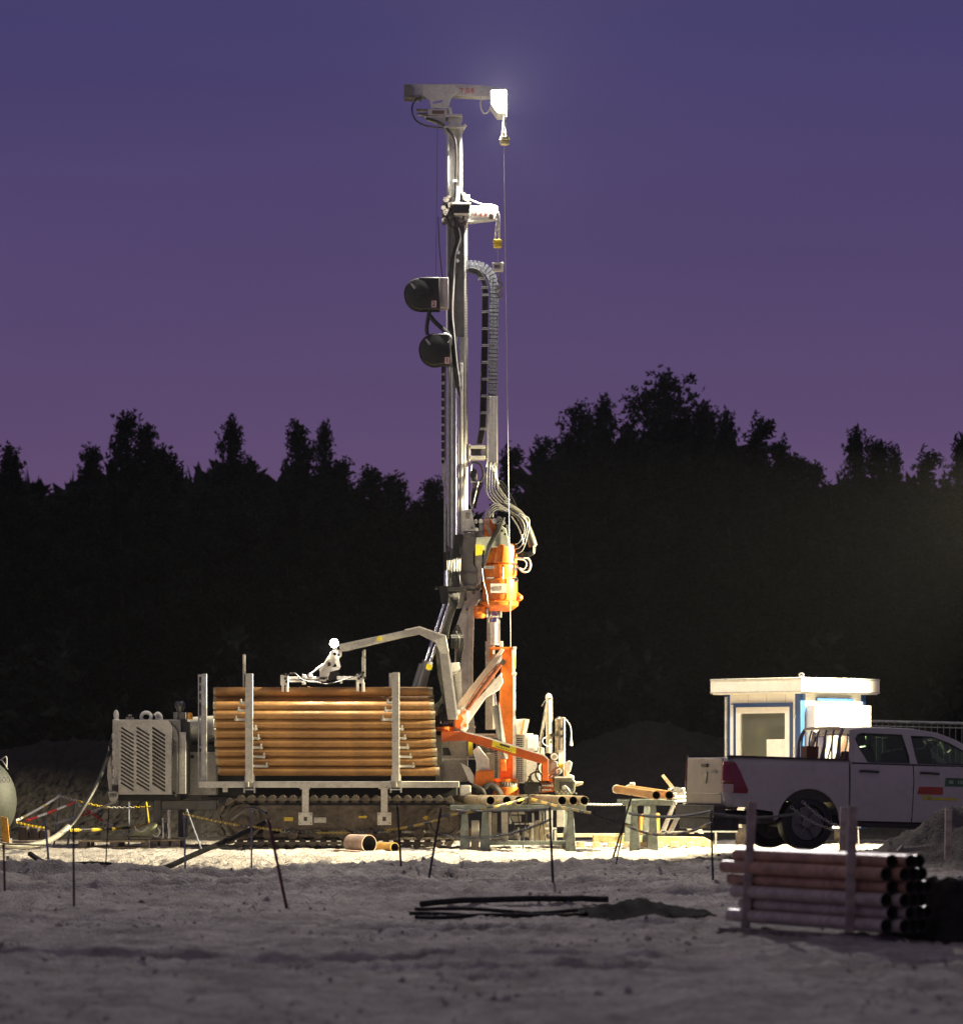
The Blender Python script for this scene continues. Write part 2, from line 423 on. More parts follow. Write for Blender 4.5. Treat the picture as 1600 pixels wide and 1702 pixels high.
t_.links.new(ma_.outputs[0], mx_.inputs[0]); t_.links.new(ln, mx_.inputs[1]); t_.links.new(mx_.outputs[0], b_.inputs['Base Color'])
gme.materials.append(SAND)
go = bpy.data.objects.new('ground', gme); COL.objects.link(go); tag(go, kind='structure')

# clods and small stones, past counting
st = MB()
for n_ in t_.nodes:
    if n_.type == 'BUMP': n_.inputs['Distance'].default_value = .07
cy_ = 19 + 46 * np.random.default_rng(5).random(9000) ** .8; cx__ = np.random.default_rng(6).uniform(-1, 1, 9000) * (cy_ * .14 + .3); cz_ = ground_h(cx__, cy_)
for x, y, z in zip(cx__.tolist(), cy_.tolist(), cz_.tolist()):
    if (y > 54 and rnd() < .55) or rnd() > .12 + 1.5 * max(0, math.sin(x * 1.7 + y * .31) * math.sin(y * .83 - x * .6)): continue
    r = uni(.008, .030) * (1.9 if rnd() < .07 else 1)
    a = uni(0, 6.28)
    vs = [Vector((x + r * math.cos(a + k * 1.57) * uni(.7, 1.3), y + r * math.sin(a + k * 1.57) * uni(.7, 1.3), z - r * .3 + uni(0, .4) * r)) for k in range(4)]
    vs += [Vector((x + uni(-.4, .4) * r, y + uni(-.4, .4) * r, z + r * uni(.5, 1.0)))]
    st.add(vs, [(0, 1, 4), (1, 2, 4), (2, 3, 4), (3, 0, 4)])
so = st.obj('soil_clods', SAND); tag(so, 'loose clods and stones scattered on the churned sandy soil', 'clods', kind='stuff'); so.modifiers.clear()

# dry straws and roots poking out of the soil
gr = MB()
for i in range(900):
    y = uni(36, 58); x = uni(-1, 1) * y * .135; z = gh(x, y); a = uni(0, 6.28); L = uni(.05, .22)
    p = Vector((x, y, z)); q = p + Vector((math.cos(a) * L, math.sin(a) * L * .4, uni(.01, .12)))
    o1 = Vector((0.0, 0, .004))
    gr.add([p - o1, p + o1, q], [(0, 1, 2)])
tag(gr.obj('dry_straws', mat('dry_straw', (0.42, 0.38, 0.28), .8)), 'dry straws and rootlets strewn over the soil before the rig', 'straw', kind='stuff')

# ------------------------------------------------------------------ trees
BARK = mat('pine_bark', (0.07, 0.05, 0.04), 0.9, 0, 0.3, 8, 0.4, 20)
NEED = mat('pine_needles', (0.035, 0.048, 0.025), 0.8, 0, 0.5, 1.2, spec=.2)
NEED2 = mat('dark_pine_needles', (0.026, 0.040, 0.022), 0.8, 0, 0.5, 1.2, spec=.2)
def tuft(V, F, c, r, n, rg, upb=.25):
    for _ in range(n):
        d = rg.normal(size=3); d[2] += upb; d /= np.linalg.norm(d) + 1e-6
        L = r * rg.uniform(.55, 1.15); s = rg.normal(size=3); s -= d * s.dot(d); s /= np.linalg.norm(s) + 1e-6
        wv = s * L * rg.uniform(.18, .34)
        b = c + d * L * .12; k = len(V)
        V.append(b - wv * .6); V.append(b + wv * .6); V.append(c + d * L * .65 + wv); V.append(c + d * L); F.append((k, k + 1, k + 2, k + 3))
def pine(name, seed, H, prof, lean=0, low=.22, dens=1.0, m=NEED, tr=.14, tsize=.42):
    """prof(u) = crown half width (m) at height fraction u"""
    rg = np.random.default_rng(seed)
    root = thing(name, '', 'tree', (0, 0, 0))
    tb = MB()
    pts = [(lean * (u ** 2) * H + .12 * math.sin(u * 5 + seed), .1 * math.cos(u * 4 + seed), u * H) for u in (0, .25, .5, .75, .97)]
    tb.tube(pts, tr, n=7, sub=3, world=True, rs=lambda t: 1 - .85 * t)
    V, F = [], []
    nb = int(H * 9 * dens)
    for b in range(nb):
        u = low + (1 - low) * (b + rg.uniform(0, 1)) / nb
        Lb = prof(u) * rg.uniform(.55, 1.08) * min(1, .12 + (1.0 - u) * 5.2)
        a = rg.uniform(0, 2 * math.pi)
        base = np.array([lean * u * u * H, 0, u * H - .1 * Lb])
        rise = rg.uniform(.05, .45) * Lb + .1
        if u < .5 and b % 4 == 0:
            e_ = base + np.array([math.cos(a) * Lb, math.sin(a) * Lb, rise])
            tb.tube([tuple(base), tuple((base + e_) / 2 + np.array([0, 0, -.05])), tuple(e_)], .035, n=4, sub=1, world=True)
        k = max(2, int(Lb * 2.6 * dens) + 1)
        for j in range(k):
            t = (j + .7) / k
            c = base + np.array([math.cos(a) * Lb * t, math.sin(a) * Lb * t, rise * t * t + .06]) + rg.normal(size=3) * .12
            cr_ = tsize * rg.uniform(.7, 1.25) * (1.1 - .3 * t)
            for _ in range(13):
                g_ = rg.normal(size=3) * np.array([.40, .40, .48]) * cr_ + np.array([0, 0, cr_ * .35])
                tuft(V, F, c + g_, .17, 6, rg, .6)
    for _ in range(10):
        tuft(V, F, np.array([lean * H, 0, H - rg.uniform(.0, .9)]) + rg.normal(size=3) * np.array([.08, .08, .03]), tsize * .6, 12, rg, .8)
    tb.obj('trunk', BARK, root)
    cm = MB(); cm.v = [tuple(q) for q in V]; cm.f = F; cm.m = [0] * len(F)
    me = bpy.data.meshes.new('crown'); me.from_pydata(cm.v, [], cm.f); me.materials.append(m)
    root['top_z'] = float(np.percentile(np.array(V)[:, 2], 99.95))
    co = bpy.data.objects.new('crown', me); COL.objects.link(co); co.parent = root
    return root
def bumpy(seed, base, lobes):
    rg = random.Random(seed); ph = [rg.uniform(0, 6.28) for _ in range(3)]
    return lambda u: max(.15, base(u) * (1 + .28 * math.sin(lobes * u * 6.28 + ph[0]) + .15 * math.sin(lobes * 2.3 * u * 6.28 + ph[1])))
H0 = 12.0
PROT = [
    pine('pine_tree', 1, H0, bumpy(1, lambda u: 2.3 * (1 - u) ** .75 + .25, 3.1), low=.2),                 # 0 conical
    pine('pine_tree', 2, H0, bumpy(2, lambda u: 2.5 * math.sin(math.pi * min(1, u * .55 + .42)) ** .8 + .2, 2.3), low=.22, lean=.01),   # 1 broad
    pine('pine_tree', 3, H0, bumpy(3, lambda u: 1.25 * (1 - u) ** .6 + .2, 4.2), low=.25, dens=.8),        # 2 narrow
    pine('pine_tree', 4, H0, bumpy(4, lambda u: (3.0 * math.sqrt(max(0, 1 - ((u - .68) / .36) ** 2)) if u > .36 else 1.1) + .2, 2.0), low=.28, dens=1.15),   # 3 round crowned
    pine('pine_tree', 5, H0, bumpy(5, lambda u: 2.1 * (1 - u) ** .5 + .15, 5.0), low=.2, m=NEED2),         # 4
    pine('pine_tree', 6, H0, bumpy(6, lambda u: 1.0 * (1 - u) ** .45 + .25, 6.5), low=.42, dens=.55, tr=.10, tsize=.34),  # 5 spindly, gappy
]
protos_used = [False] * len(PROT)
def plant(k, px, ytop, d, label, group=None, wid=1.0):
    base = P(px, 1270, d); z = gh(base.x, base.y) - .1
    H = P(px, ytop, d).z - z
    s = H / PROT[k]['top_z']
    if protos_used[k]: o = dup(PROT[k])
    else: o = PROT[k]; protos_used[k] = True
    o.location = (base.x, base.y, z); o.rotation_euler.z = uni(0, 6.28); o.scale = (s * wid, s * wid, s)
    o['label'] = label; o['category'] = 'tree'
    o['group'] = group or 'tall pines standing out of the treeline'
    return o
NAMED = [
    (1, 12, 742, 112, 'broad pine cut by the left edge of the photo', 1.0),
    (2, 152, 738, 118, 'thin pine tip just left of the tallest pine on the left', .9),
    (4, 208, 684, 116, 'tallest pine of the left half, with a ragged blocky top', .85),
    (2, 242, 700, 121, 'narrow pine touching the right shoulder of the tallest left pine', 1.0),
    (2, 272, 742, 114, 'small pointed pine between the two tall left pines', 1.2),
    (4, 384, 694, 117, 'pine with a forked top above the louvred engine housing and rack', .8),
    (0, 420, 760, 113, 'low pine right of the fork-topped pine', .8),
    (0, 498, 700, 115, 'spreading pine above the crane lamp', .95),
    (4, 538, 702, 119, 'upright pine top touching the right of the spreading pine', .6),
    (2, 562, 762, 112, 'short pine at the foot of the spreading pine', 1.1),
    (2, 622, 776, 118, 'small ragged pine left of the drill mast', 1.3),
    (2, 655, 786, 113, 'little pointed pine second from the mast on its left', 1.1),
    (2, 717, 794, 116, 'little bushy pine right beside the mast on its left', 1.2),
    (5, 848, 737, 110, 'spindly pine with sky showing through, behind the winch rope', 1.1),
    (0, 900, 728, 118, 'pine sloping up right of the winch rope', .8),
    (3, 965, 672, 116, 'rounded pine left of the tallest crown', .75),
    (4, 1005, 657, 119, 'bushy pine top between the rounded pine and the tallest crown', .75),
    (3, 1108, 620, 117, 'tallest pine of all, with a big rounded crown', .92),
    (3, 1172, 676, 114, 'round pine right against the tallest crown', .6),
    (1, 1205, 684, 120, 'pine on the right shoulder of the tallest crown', .7),
    (5, 1262, 690, 112, 'spindly pointed pine at the right end of the tall group', 1.2),
    (5, 1298, 727, 115, 'short spindly pine beside the dip in the treeline', 1.2),
    (2, 1322, 758, 118, 'lowest pine in the dip of the treeline on the right', 1.2),
    (2, 1348, 768, 113, 'slim pine just right of the dip in the treeline', 1.1),
    (1, 1425, 712, 117, 'broad pine above the truck cab with sky gaps in it', .8),
    (2, 1460, 728, 114, 'pine tip on the right shoulder of the broad right pine', 1.1),
    (1, 1488, 740, 119, 'blunt pine above the front window of the pickup', .6),
    (5, 1540, 745, 112, 'thin pine near the right edge below the glare', 1.2),
    (1, 1598, 720, 115, 'wide pine cut by the right edge of the photo', .8),
]
for k, px, yt, d, lab, wd in NAMED: plant(k, px, yt, d, lab, None, wd)
ENV = [(-60, 750), (40, 770), (75, 805), (110, 780), (160, 745), (250, 752), (330, 770), (380, 745), (440, 765), (500, 745), (560, 780), (620, 800), (700, 815), (760, 820), (830, 860), (870, 800), (900, 745), (960, 720), (1040, 700), (1120, 690), (1200, 700), (1260, 745), (1310, 800), (1350, 815), (1400, 775), (1480, 775), (1560, 785), (1660, 770)]
def env(x):
    for (a, ya), (b, yb) in zip(ENV, ENV[1:]):
        if a <= x <= b: return ya + (yb - ya) * (x - a) / (b - a)
    return 790
for row, (d, st_, off) in enumerate(((106, 52, 26), (124, 50, 30), (132, 44, 40))):
    x = -70 + row * 17
    while x < 1680:
        plant([0, 4, 1, 0, 3, 4][int(rnd() * 6)], x, env(x) + off + uni(0, 35), d + uni(-3, 3), 'one of the dark pines that merge into the black lower treeline', 'pines merged in the lower treeline', 1.05)
        x += st_ * uni(.8, 1.25)
# the far wood behind reads as one mass
rg = np.random.default_rng(44)
V, F = [], []
for n_ in t_.nodes:
    if n_.type == 'BUMP': n_.inputs['Distance'].default_value = .07
for i in range(9000):
    px = rg.uniform(-900, 2500); d = rg.uniform(142, 156)
    yt = env(px) + 70
    py = yt + (1290 - yt) * rg.uniform(0, 1) ** 1.3
    q = P(px, py, d)
    tuft(V, F, np.array(q), 1.7, 9, rg)
me = bpy.data.meshes.new('far_wood'); me.from_pydata([tuple(q) for q in V], [], F); me.materials.append(NEED2)
fw = bpy.data.objects.new('far_wood', me); COL.objects.link(fw)
tag(fw, 'dense black pine wood filling the background behind the treeline', 'wood', kind='stuff')
# bushes and undergrowth at the foot of the trees
V, F = [], []
upx = rg.uniform(-300, 1900, 2600); ud = rg.uniform(99, 104, 2600); uz = ground_h((upx - CX) * ud / FPX, ud)
for px, d, z0_ in zip(upx, ud, uz):
    q = P(px, 1270, d); q.z = z0_ + rg.uniform(0, 1) ** 1.6 * (2.4 + 1.2 * math.sin(px * .02) + .7 * math.sin(px * .07))
    tuft(V, F, np.array(q), .6, 9, rg)
me = bpy.data.meshes.new('undergrowth'); me.from_pydata([tuple(q) for q in V], [], F); me.materials.append(NEED)
ug = bpy.data.objects.new('undergrowth', me); COL.objects.link(ug)
tag(ug, 'dark scrub growing along the foot of the pines', 'scrub', kind='stuff')
# ------------------------------------------------------------------ drill rig
rig = thing('drill_rig', 'tall crawler drilling rig with pale mast, orange drill head and lit lamp on its jib', 'drill rig', (0, 60, gh(0, 60)))
# --- mast
m = MB().rect(743, 560, 777, 1010, 59.86, .28)
mast = m.obj('mast', SILVER, rig, bev=.008)
m = MB().rect(749, 360, 776.5, 562, 59.88, .26); m.rect(744, 360, 749, 562, 59.98, .12)
m.obj('mast_face', GREYD, mast, 'dark grey upper face of the mast', bev=.005)
m = MB()
for x0, x1, dd in ((737.5, 741, 59.95), (743.5, 746.5, 59.82)): m.rect(x0, 603, x1, 1000, dd, .08)
m.obj('side_rail', GALV, mast)
m = MB(); m.rod((752, 603, 59.80), (752, 985, 59.80), .034, n=14); m.obj('feed_rod', GALV, mast)
m = MB(); m.rod((760, 560, 59.78), (760, 905, 59.78), .045, n=16); m.obj('feed_cylinder', CHROME, mast)
m = MB().rect(765.5, 603, 769.5, 985, 59.74, .16); m.obj('guide_rail', WHITE, mast, bev=.004)
# toothed rack down the front edge of the mast
m = MB(); m.rect(771.5, 372, 774.5, 1000, 59.80, .1)
y = 374
while y < 1225:
    m.rect(774.2, y, 776.8 if y < 1000 else 786.2, y + 2.4, 59.84, .10) if y < 1000 else m.rect(783.5, y, 786.2, y + 2.4, 59.86, .08)
    y += 4.4
t_ = m.obj('toothed_rack', WHITE, mast); t_['kind'] = 'stuff'
# upper inner mast
m = MB().rect(745, 205, 765, 362, 59.88, .24)
um = m.obj('upper_mast', SILVER, rig, bev=.006)
m = MB().rect(764, 208, 768, 362, 59.80, .40); m.obj('flange', WHITE, um)
m = MB().rect(741.5, 208, 743, 600, 59.9, .02); m.rect(744, 205, 746.5, 362, 59.82, .36); m.obj('edge_strip', WHITE, um)
m = MB().rect(740, 189, 768, 193, 59.74, .5); m.rect(738, 208.5, 770, 212, 59.72, .54); m.rect(744, 193, 766, 209, 59.86, .26)
m.prism([(705, 193), (740, 190), (742, 208), (722, 200)], 59.84, .3)
m.obj('mast_cap', SILVER, um, bev=.004)
m = MB().rod((768, 210, 59.74), (773, 210, 59.74), .02); m.rod((773, 207, 59.9), (768, 216, 59.9), .03); m.obj('cap_bolt', WHITE, um)
# --- top jib
m = MB().prism([(671, 139), (755, 139), (800, 141), (842, 147), (842, 160), (800, 160), (755, 158), (671, 160)], 59.84, .30)
jib = m.obj('top_jib', SILVER, rig, bev=.006)
slot = lambda x, y, w_, h_, s_: [(x, y + h_), (x + w_, y + h_ * .3), (x + w_ + s_, y), (x + s_ * 1.2, y + h_ * .7)]
outl = [(703, 140), (755, 140), (763, 149.5), (750, 163), (744, 180), (716, 178), (714, 166), (703, 158)]
holes = [slot(713, 144, 5, 6, 2), slot(727, 144, 5, 6, 2), slot(742, 144, 5, 6, 2), [(718, 169), (735, 165.5), (737, 167), (733, 170), (719, 172)]]
m = MB().holed(outl, holes, 59.79, .03); m.obj('gusset_plate', WHITE, jib)
m = MB().prism([(671, 140), (683, 140), (689, 148), (683, 158), (671, 158)], 59.80, .03); m.obj('end_plate', GREYD, jib)
m = MB().disc(676.5, 148, .035, 59.77, .03); m.obj('end_pin', STEEL, jib)
m = MB().rect(671, 157.5, 700, 161.5, 59.8, .36); m.rect(673, 161.5, 678, 163.5, 59.85, .1); m.obj('jib_skid', STEEL, jib)
m = MB().rect(711, 181, 743, 190, 59.80, .34); m.rect(716, 178, 722, 182, 59.85, .1); m.rect(741, 178, 751, 190, 59.86, .2)
m.obj('slew_motor', WHITE, jib, bev=.004)
m = MB().rect(718, 183, 738, 188.5, 59.785, .02); m.obj('motor_grille', mat('dull_red_brown', (.16, .07, .05), .6), jib)
m = MB().rod((692, 183, 59.86), (712, 183, 59.86), .026); m.rod((694, 190, 59.9), (712, 190, 59.9), .032); m.obj('jib_cylinder', STEEL, jib)
m = MB().rod((746, 179, 59.85), (748, 191, 59.85), .028); m.obj('slew_pin', WHITE, jib)
text('T 0.8', 776, 150.5, 8.2, 59.82, jib, REDLET)
m = MB().tube([(800, 160, 59.84), (798.5, 172, 59.84), (801, 184, 59.84), (806, 188, 59.84), (812, 184, 59.84), (815, 176, 59.84)], .013); m.obj('lamp_cable', WHITEP, jib)
m = MB().tube([(700, 161, 59.78), (690, 166, 59.74), (684.5, 180, 59.72), (689, 197, 59.72), (703, 207, 59.74), (722, 211, 59.76), (741, 213, 59.78)], .016); m.obj('jib_hose', HOSE, jib)
m = MB().tube([(708, 196, 59.78), (730, 203, 59.76), (745, 216, 59.74), (757, 238, 59.74), (757, 300, 59.78), (756, 330, 59.78), (749, 350, 59.76)], .022); m.obj('mast_hose', HOSE, um)
m = MB()
for x, y in ((755.5, 245), (756, 300), (741, 213)): m.rect(x - 4, y - 2, x + 4, y + 2, 59.74, .06)
m.obj('hose_clamp', GALV, um)
# --- mast top lamp
m = MB().prism([(815, 149), (841, 147), (841, 187), (826, 187), (815, 172)], 59.62, .66)
lampb = m.obj('flood_lamp', WHITE, jib, 'lit flood lamp at the tip of the jib', bev=.006)
# --- second jib
m = MB().prism([(775, 342), (824, 342), (827, 350), (822, 364), (780, 369), (770, 366)], 59.84, .24)
j2 = m.obj('short_jib', WHITE, rig, bev=.006)
text('T.3.6', 798.5, 355.5, 8.2, 59.825, j2, REDLET)
m = MB().rect(784, 350, 813, 361, 59.832, .006); m.obj('jib_label', WHITEP, j2)
m = MB().disc(817, 353, .035, 59.79, .1); m.rect(812.5, 356, 819, 364, 59.82, .03); m.obj('rope_sheave', STEEL, j2)
m = MB().tube([(778, 330, 59.8), (800, 339, 59.8), (824, 342, 59.8), (826.5, 350, 59.8)], .012); m.obj('sheave_rope', GALV, j2)
m = MB().rect(753, 339, 780, 353.5, 59.62, .2); m.obj('junction_box', BLACK, j2, bev=.006)
m = MB().rect(751, 336.5, 782, 339.5, 59.60, .3); m.rect(754, 353.5, 780, 355.2, 59.64, .3); m.prism([(752, 324), (758, 309), (765, 310), (769, 330), (781, 336), (750, 338)], 59.8, .2); m.rect(768, 323, 780, 337, 59.8, .2)
m.obj('crown_bracket', WHITE, j2, bev=.004)
m = MB()
for x, y, r_ in ((741, 331, .05), (746, 326, .03), (737, 345, .04), (739, 366, .05), (742, 352, .06), (774, 371, .035), (766, 366, .04), (749, 340, .05), (771, 322, .03)): m.disc(x, y, r_, 59.78, .14, 12)
m.rect(735, 338, 776, 372, 59.9, .1)
m.obj('crown_sheaves', STEEL, j2)
m = MB().tube([(748, 345, 59.75), (744, 365, 59.75), (753, 378, 59.75), (757, 370, 59.75), (750, 352, 59.75)], .014); m.tube([(762, 372, 59.78), (764, 388, 59.78), (759, 420, 59.78)], .013); m.obj('crown_hoses', HOSE, j2)
# --- wavy hose sleeve down the mast
m = MB().tube([(758, 378, 59.8), (762, 400, 59.78), (754, 432, 59.78), (751, 470, 59.78), (750, 515, 59.78), (752, 552, 59.76), (757, 600, 59.74), (762, 640, 59.76), (764, 658, 59.8)], .055, n=10, sub=6)
hs = m.obj('hose_sleeve', RUBBER, rig)
m = MB().tube([(762, 378, 59.74), (765, 395, 59.72), (758, 420, 59.72), (756, 436, 59.72), (754, 470, 59.72), (752, 520, 59.72), (754.5, 552, 59.70), (759, 600, 59.68), (764, 635, 59.68), (766.5, 660, 59.72)], .011, sub=6); m.obj('sleeve_highlight', WHITEP, hs)  # white line stands in for the highlight along the black sleeve
m = MB()
for x, y in ((761, 419), (760, 433), (763, 620), (765, 640)): m.disc(x, y, .03, 59.68, .06, 10)
m.obj('sleeve_disc', GALV, hs)
# --- thin lines on the left of the mast
m = MB().tube([(728, 360, 59.9), (730, 410, 59.9), (735, 462, 59.9)], .008); m.rod((727, 205, 60), (724, 470, 60), .003); m.obj('signal_cable', RUBBER, rig)
# energy chain strip left of mast (dark with pale ties)
m = MB().rect(733.5, 600, 738, 770, 59.86, .14); ch = m.obj('cable_strip', BLACK, rig)
m = MB()
for k in range(12): m.rect(733, 606 + k * 14, 739, 608.5 + k * 14 + (k % 3), 59.84, .17)
m.prism([(733, 765), (741, 765), (742, 800), (737, 808), (734, 795)], 59.86, .1)
m.obj('cable_tie', GALV, ch)['kind'] = 'stuff'
# --- hose reels
def reel(cx, cy, r_px, num, lx, ly, box):
    m = MB()
    r = r_px * .0099
    c = P(cx, cy, 59.30)
    m.lathe(c, [(r * .5, 0), (r * .92, .02), (r, .05), (r, .09), (r * .86, .10), (r * .86, .36), (r, .37), (r, .42), (r * .9, .44)], 28, axis=(0, 1, 0))
    rl = m.obj('hose_reel', RUBBER, rig, 'black hose reel numbered ' + num)
    m = MB(); m.cyl(c - Vector((0, .05, 0)), c + Vector((0, .02, 0)), r * .22, n=16); m.obj('hub', BLACK, rl)
    m = MB(); m.beam(c + Vector((-r * .55, -.02, r * .62)), c + Vector((-r * .28, -.02, r * .28)), .03, .03); m.obj('handle', GALV, rl)
    m = MB(); m.rect(*box, 59.32, .4); m.obj('reel_housing', RUBBER, rl, bev=.02)
    m = MB(); m.rect(lx - 4, ly - 5.5, lx + 4, ly + 5.5, 59.26, .006); m.obj('number_label', mat('pink_label', (.75, .5, .5), .5), rl)
    text(num, lx, ly, 7.5, 59.255, rl, DARKLET, 'number')
    return rl
rl2 = reel(697, 487, 26, '2', 721, 505, (696, 460, 731, 514))
m = MB().rect(730, 461, 745, 511, 59.38, .34); m.obj('reel_cover', mat('grey_pink_cover', (.46, .42, .42), .5), rl2, bev=.006)
rl1 = reel(722, 580, 26.5, '1', 743, 599, (722, 554, 748, 605))
m = MB().tube([(714, 515, 59.5), (711, 530, 59.5), (709, 545, 59.5), (710, 556, 59.5)], .032, n=8); m.tube([(714, 524, 59.5), (722, 534, 59.5), (735, 546, 59.5), (746, 556, 59.5)], .036, n=8)
m.obj('reel_hoses', RUBBER, rl1)
m = MB()
for k in range(5): m.tube([(738 + k * 2.6, 553 + k * .8, 59.24), (746 + k * 1.2, 556 + k * 1.6, 59.22), (750, 562 + k * 3, 59.24), (744 + k, 569, 59.26)], .007)
m.obj('loose_wires', GALV, rl1)
# --- curved energy chain
path = [(776, 441), (790, 441.5), (802, 445), (811, 452), (818, 463), (821, 478), (821, 500), (820, 560), (819, 610), (818.5, 658)]
CHAIN = mat('energy_chain_plastic', (.22, .23, .27), .3, .1, .1, 12)
m = MB()
cp = catmull([P(x, y, 59.9) for x, y in path], 8)
acc = 0; last = cp[0]; L0 = .058; links = []
def walk(cp, step):
    out = []; carry = 0
    for a, b in zip(cp, cp[1:]):
        L = (b - a).length; s_ = carry
        while s_ < L: out.append((a + (b - a) * (s_ / L), (b - a).normalized())); s_ += step
        carry = s_ - L
    return out
lk = walk(cp, .062)
ec = MB().tube([(x, y, 59.98) for x, y in path], .06, n=8, sub=8).obj('energy_chain', CHAIN, rig)
lm = MB().box((0, 0, 0), (.05, .24, .15)).mesh('chain_link', CHAIN)
for p_, t_ in lk:
    o = bpy.data.objects.new('chain_link', lm); COL.objects.link(o); o.parent = ec
    o.location = p_ + Vector((0, .02, 0)) - root_loc(ec); o.rotation_euler = (0, -math.atan2(t_.z, t_.x), 0)
m = MB()
for p_, t_ in walk(cp, .075):
    n_ = Vector((-t_.z, 0, t_.x))
    for q in (-.055, 0, .055):
        if rnd() < .75: m.box(p_ + n_ * q + Vector((0, -.115, 0)), (.018, .014, .018))
m.obj('link_pin', GALV, ec)['kind'] = 'stuff'
m = MB()
for k, dx in enumerate((-8, -11.5, -15)):
    m.tube([(779, 446 + k * 2.6, 59.74), (794 + dx * .3, 448 + k * 3, 59.74), (806 + dx * .5, 458 + k * 2, 59.74), (814.5 + dx * .75, 475, 59.74), (817.5 + dx, 500, 59.74), (817 + dx, 560, 59.74), (815.5 + dx, 620, 59.74), (814 + dx, 690, 59.74), (812.5 + dx, 715, 59.74), (808 + dx, 738, 59.74)], .020, n=7, sub=7)
m.obj('chain_hoses', HOSE, ec)
m = MB()
for x, y in ((800, 463), (805, 478), (806, 490), (806, 518), (806, 546), (806, 574), (806, 602), (806, 630), (805, 658), (804, 686), (803, 713)):
    m.rect(x - 5, y - 2.2, x + 6, y - .6, 59.69, .1); m.rect(x - 6, y + .4, x + 6, y + 1.6, 59.69, .1)
m.obj('hose_tie', GALV, ec)['kind'] = 'stuff'
m = MB().rect(809, 658, 825.5, 774, 59.80, .26)
hb = m.obj('hose_trunking', SILVER, rig, bev=.008)
m = MB().rect(825.2, 658, 827, 772, 59.78, .3); m.obj('trunking_edge', WHITE, hb)
m = MB(); m.rect(779, 740, 806, 745.5, 59.80, .26); m.rect(779, 757.5, 806, 763, 59.80, .26); m.rect(778.5, 738, 781.5, 766, 59.80, .3); m.rect(800, 742, 809, 762, 59.84, .2)
m.obj('trunking_bracket', GREY, rig, bev=.004)
m = MB().rect(783, 747, 799, 756, 59.95, .1); m.obj('valve_block', STEEL, hb)
# hose bunches from the trunking to the head
m = MB()
for k in range(9):
    x = 809 + k * 2.1
    m.tube([(x, 768, 59.75 + .02 * (k % 3)), (x - 3 + k * .6, 790 + k, 59.7), (809 + k * 3.2, 818 - k * 2.2, 59.62 - .03 * (k % 2)), (828 + k * 2.8, 842 - k * 2.0, 59.58), (846 + k * 1.6, 853 - k, 59.56)], .0085, n=6)
m.obj('hose_bunch', HOSE, rig)
m = MB()
for k in range(5):
    x = 811 + k * 3.4
    m.tube([(x, 770, 59.68), (x - 2 + k, 795, 59.62), (811 + k * 4.2, 822 - k * 2, 59.55), (830 + k * 3.4, 842 - k * 2, 59.52), (848 + k * 1.8, 852 - k, 59.5)], .0055, n=5)
for k in range(4): m.tube([(842 + k * 2, 850, 59.46), (828 - k, 846 - k * 3, 59.44), (816 - k * 2, 855 - k * 2, 59.44), (812 - k * 2, 872, 59.46), (816, 886 + k * 2, 59.46)], .006, n=5)
for k in range(3): m.tube([(856, 905 + k * 8, 59.5), (864 + k * 3, 900 + k * 6, 59.46), (872 + k * 4, 880 - k * 6, 59.46), (866 + k * 2, 862 - k * 3, 59.46), (850, 850, 59.5)], .006, n=5)
m.obj('thin_shiny_hoses', GALV, rig)
m = MB().tube([(818, 774, 59.7), (826, 800, 59.68), (838, 822, 59.62), (852, 842, 59.58), (866, 853, 59.56), (876, 872, 59.56), (886, 893, 59.56), (889, 908, 59.56)], .011); m.tube([(823, 776, 59.7), (829, 808, 59.68), (846, 832, 59.6)], .014)
m.obj('bright_hose', WHITEP, rig)
SLEEVE = mat('worn_hose_sleeve', (.085, .08, .06), .4, 0, .3, 9, .4, 30)
m = MB().tube([(836, 838, 59.58), (850, 846, 59.56), (864, 857, 59.54), (874, 875, 59.54), (882, 895, 59.54), (886, 908, 59.54)], .075, n=12)
m.obj('thick_hose_sleeve', SLEEVE, rig)
m = MB()
for k in range(7):
    m.tube([(886 + k * .6, 905, 59.5 + .02 * k), (884 + k * .4, 915 + k * .9, 59.5), (872, 919 + k * 1.2, 59.5), (860, 908 + k * 2.2, 59.55), (856, 904 + k * 2.2, 59.6)], .013)
m.obj('hose_loop', HOSE, rig)
m = MB().tube([(858, 926, 59.55), (868, 928, 59.5), (877, 928, 59.5), (881.5, 938, 59.5), (878, 949, 59.5), (868, 950, 59.5), (857, 938, 59.55)], .016, n=8); m.tube([(858, 930, 59.6), (870, 931, 59.6), (875, 938, 59.6), (870, 946, 59.6), (858, 942, 59.6)], .010)
m.tube([(850, 858, 59.5), (861, 875, 59.48), (867, 890, 59.48), (870, 906, 59.5)], .014)
m.obj('small_hose_loop', WHITEP, rig)
# cluster left of head
m = MB()
for k in range(7):
    m.tube([(782 + k * 1.5, 775 + k, 59.7), (781 + k * 2, 790 + k * 2, 59.68), (786 + k * 2.6, 802, 59.66), (783 + k * 1.6, 825 + k, 59.68), (784 + k, 845, 59.7)], .010)
m.tube([(782, 782, 59.6), (784, 770, 59.6), (793, 769, 59.6), (800, 775, 59.6), (803, 790, 59.6), (798, 800, 59.6)], .018)
m.obj('hose_tangle', HOSE, rig)
m = MB().rod((795, 800, 59.6), (783, 852, 59.62), .010); m.rect(782, 799, 800, 801.5, 59.6, .1); m.disc(786, 855, .035, 59.6, .08); m.obj('tie_bar', GALV, rig)
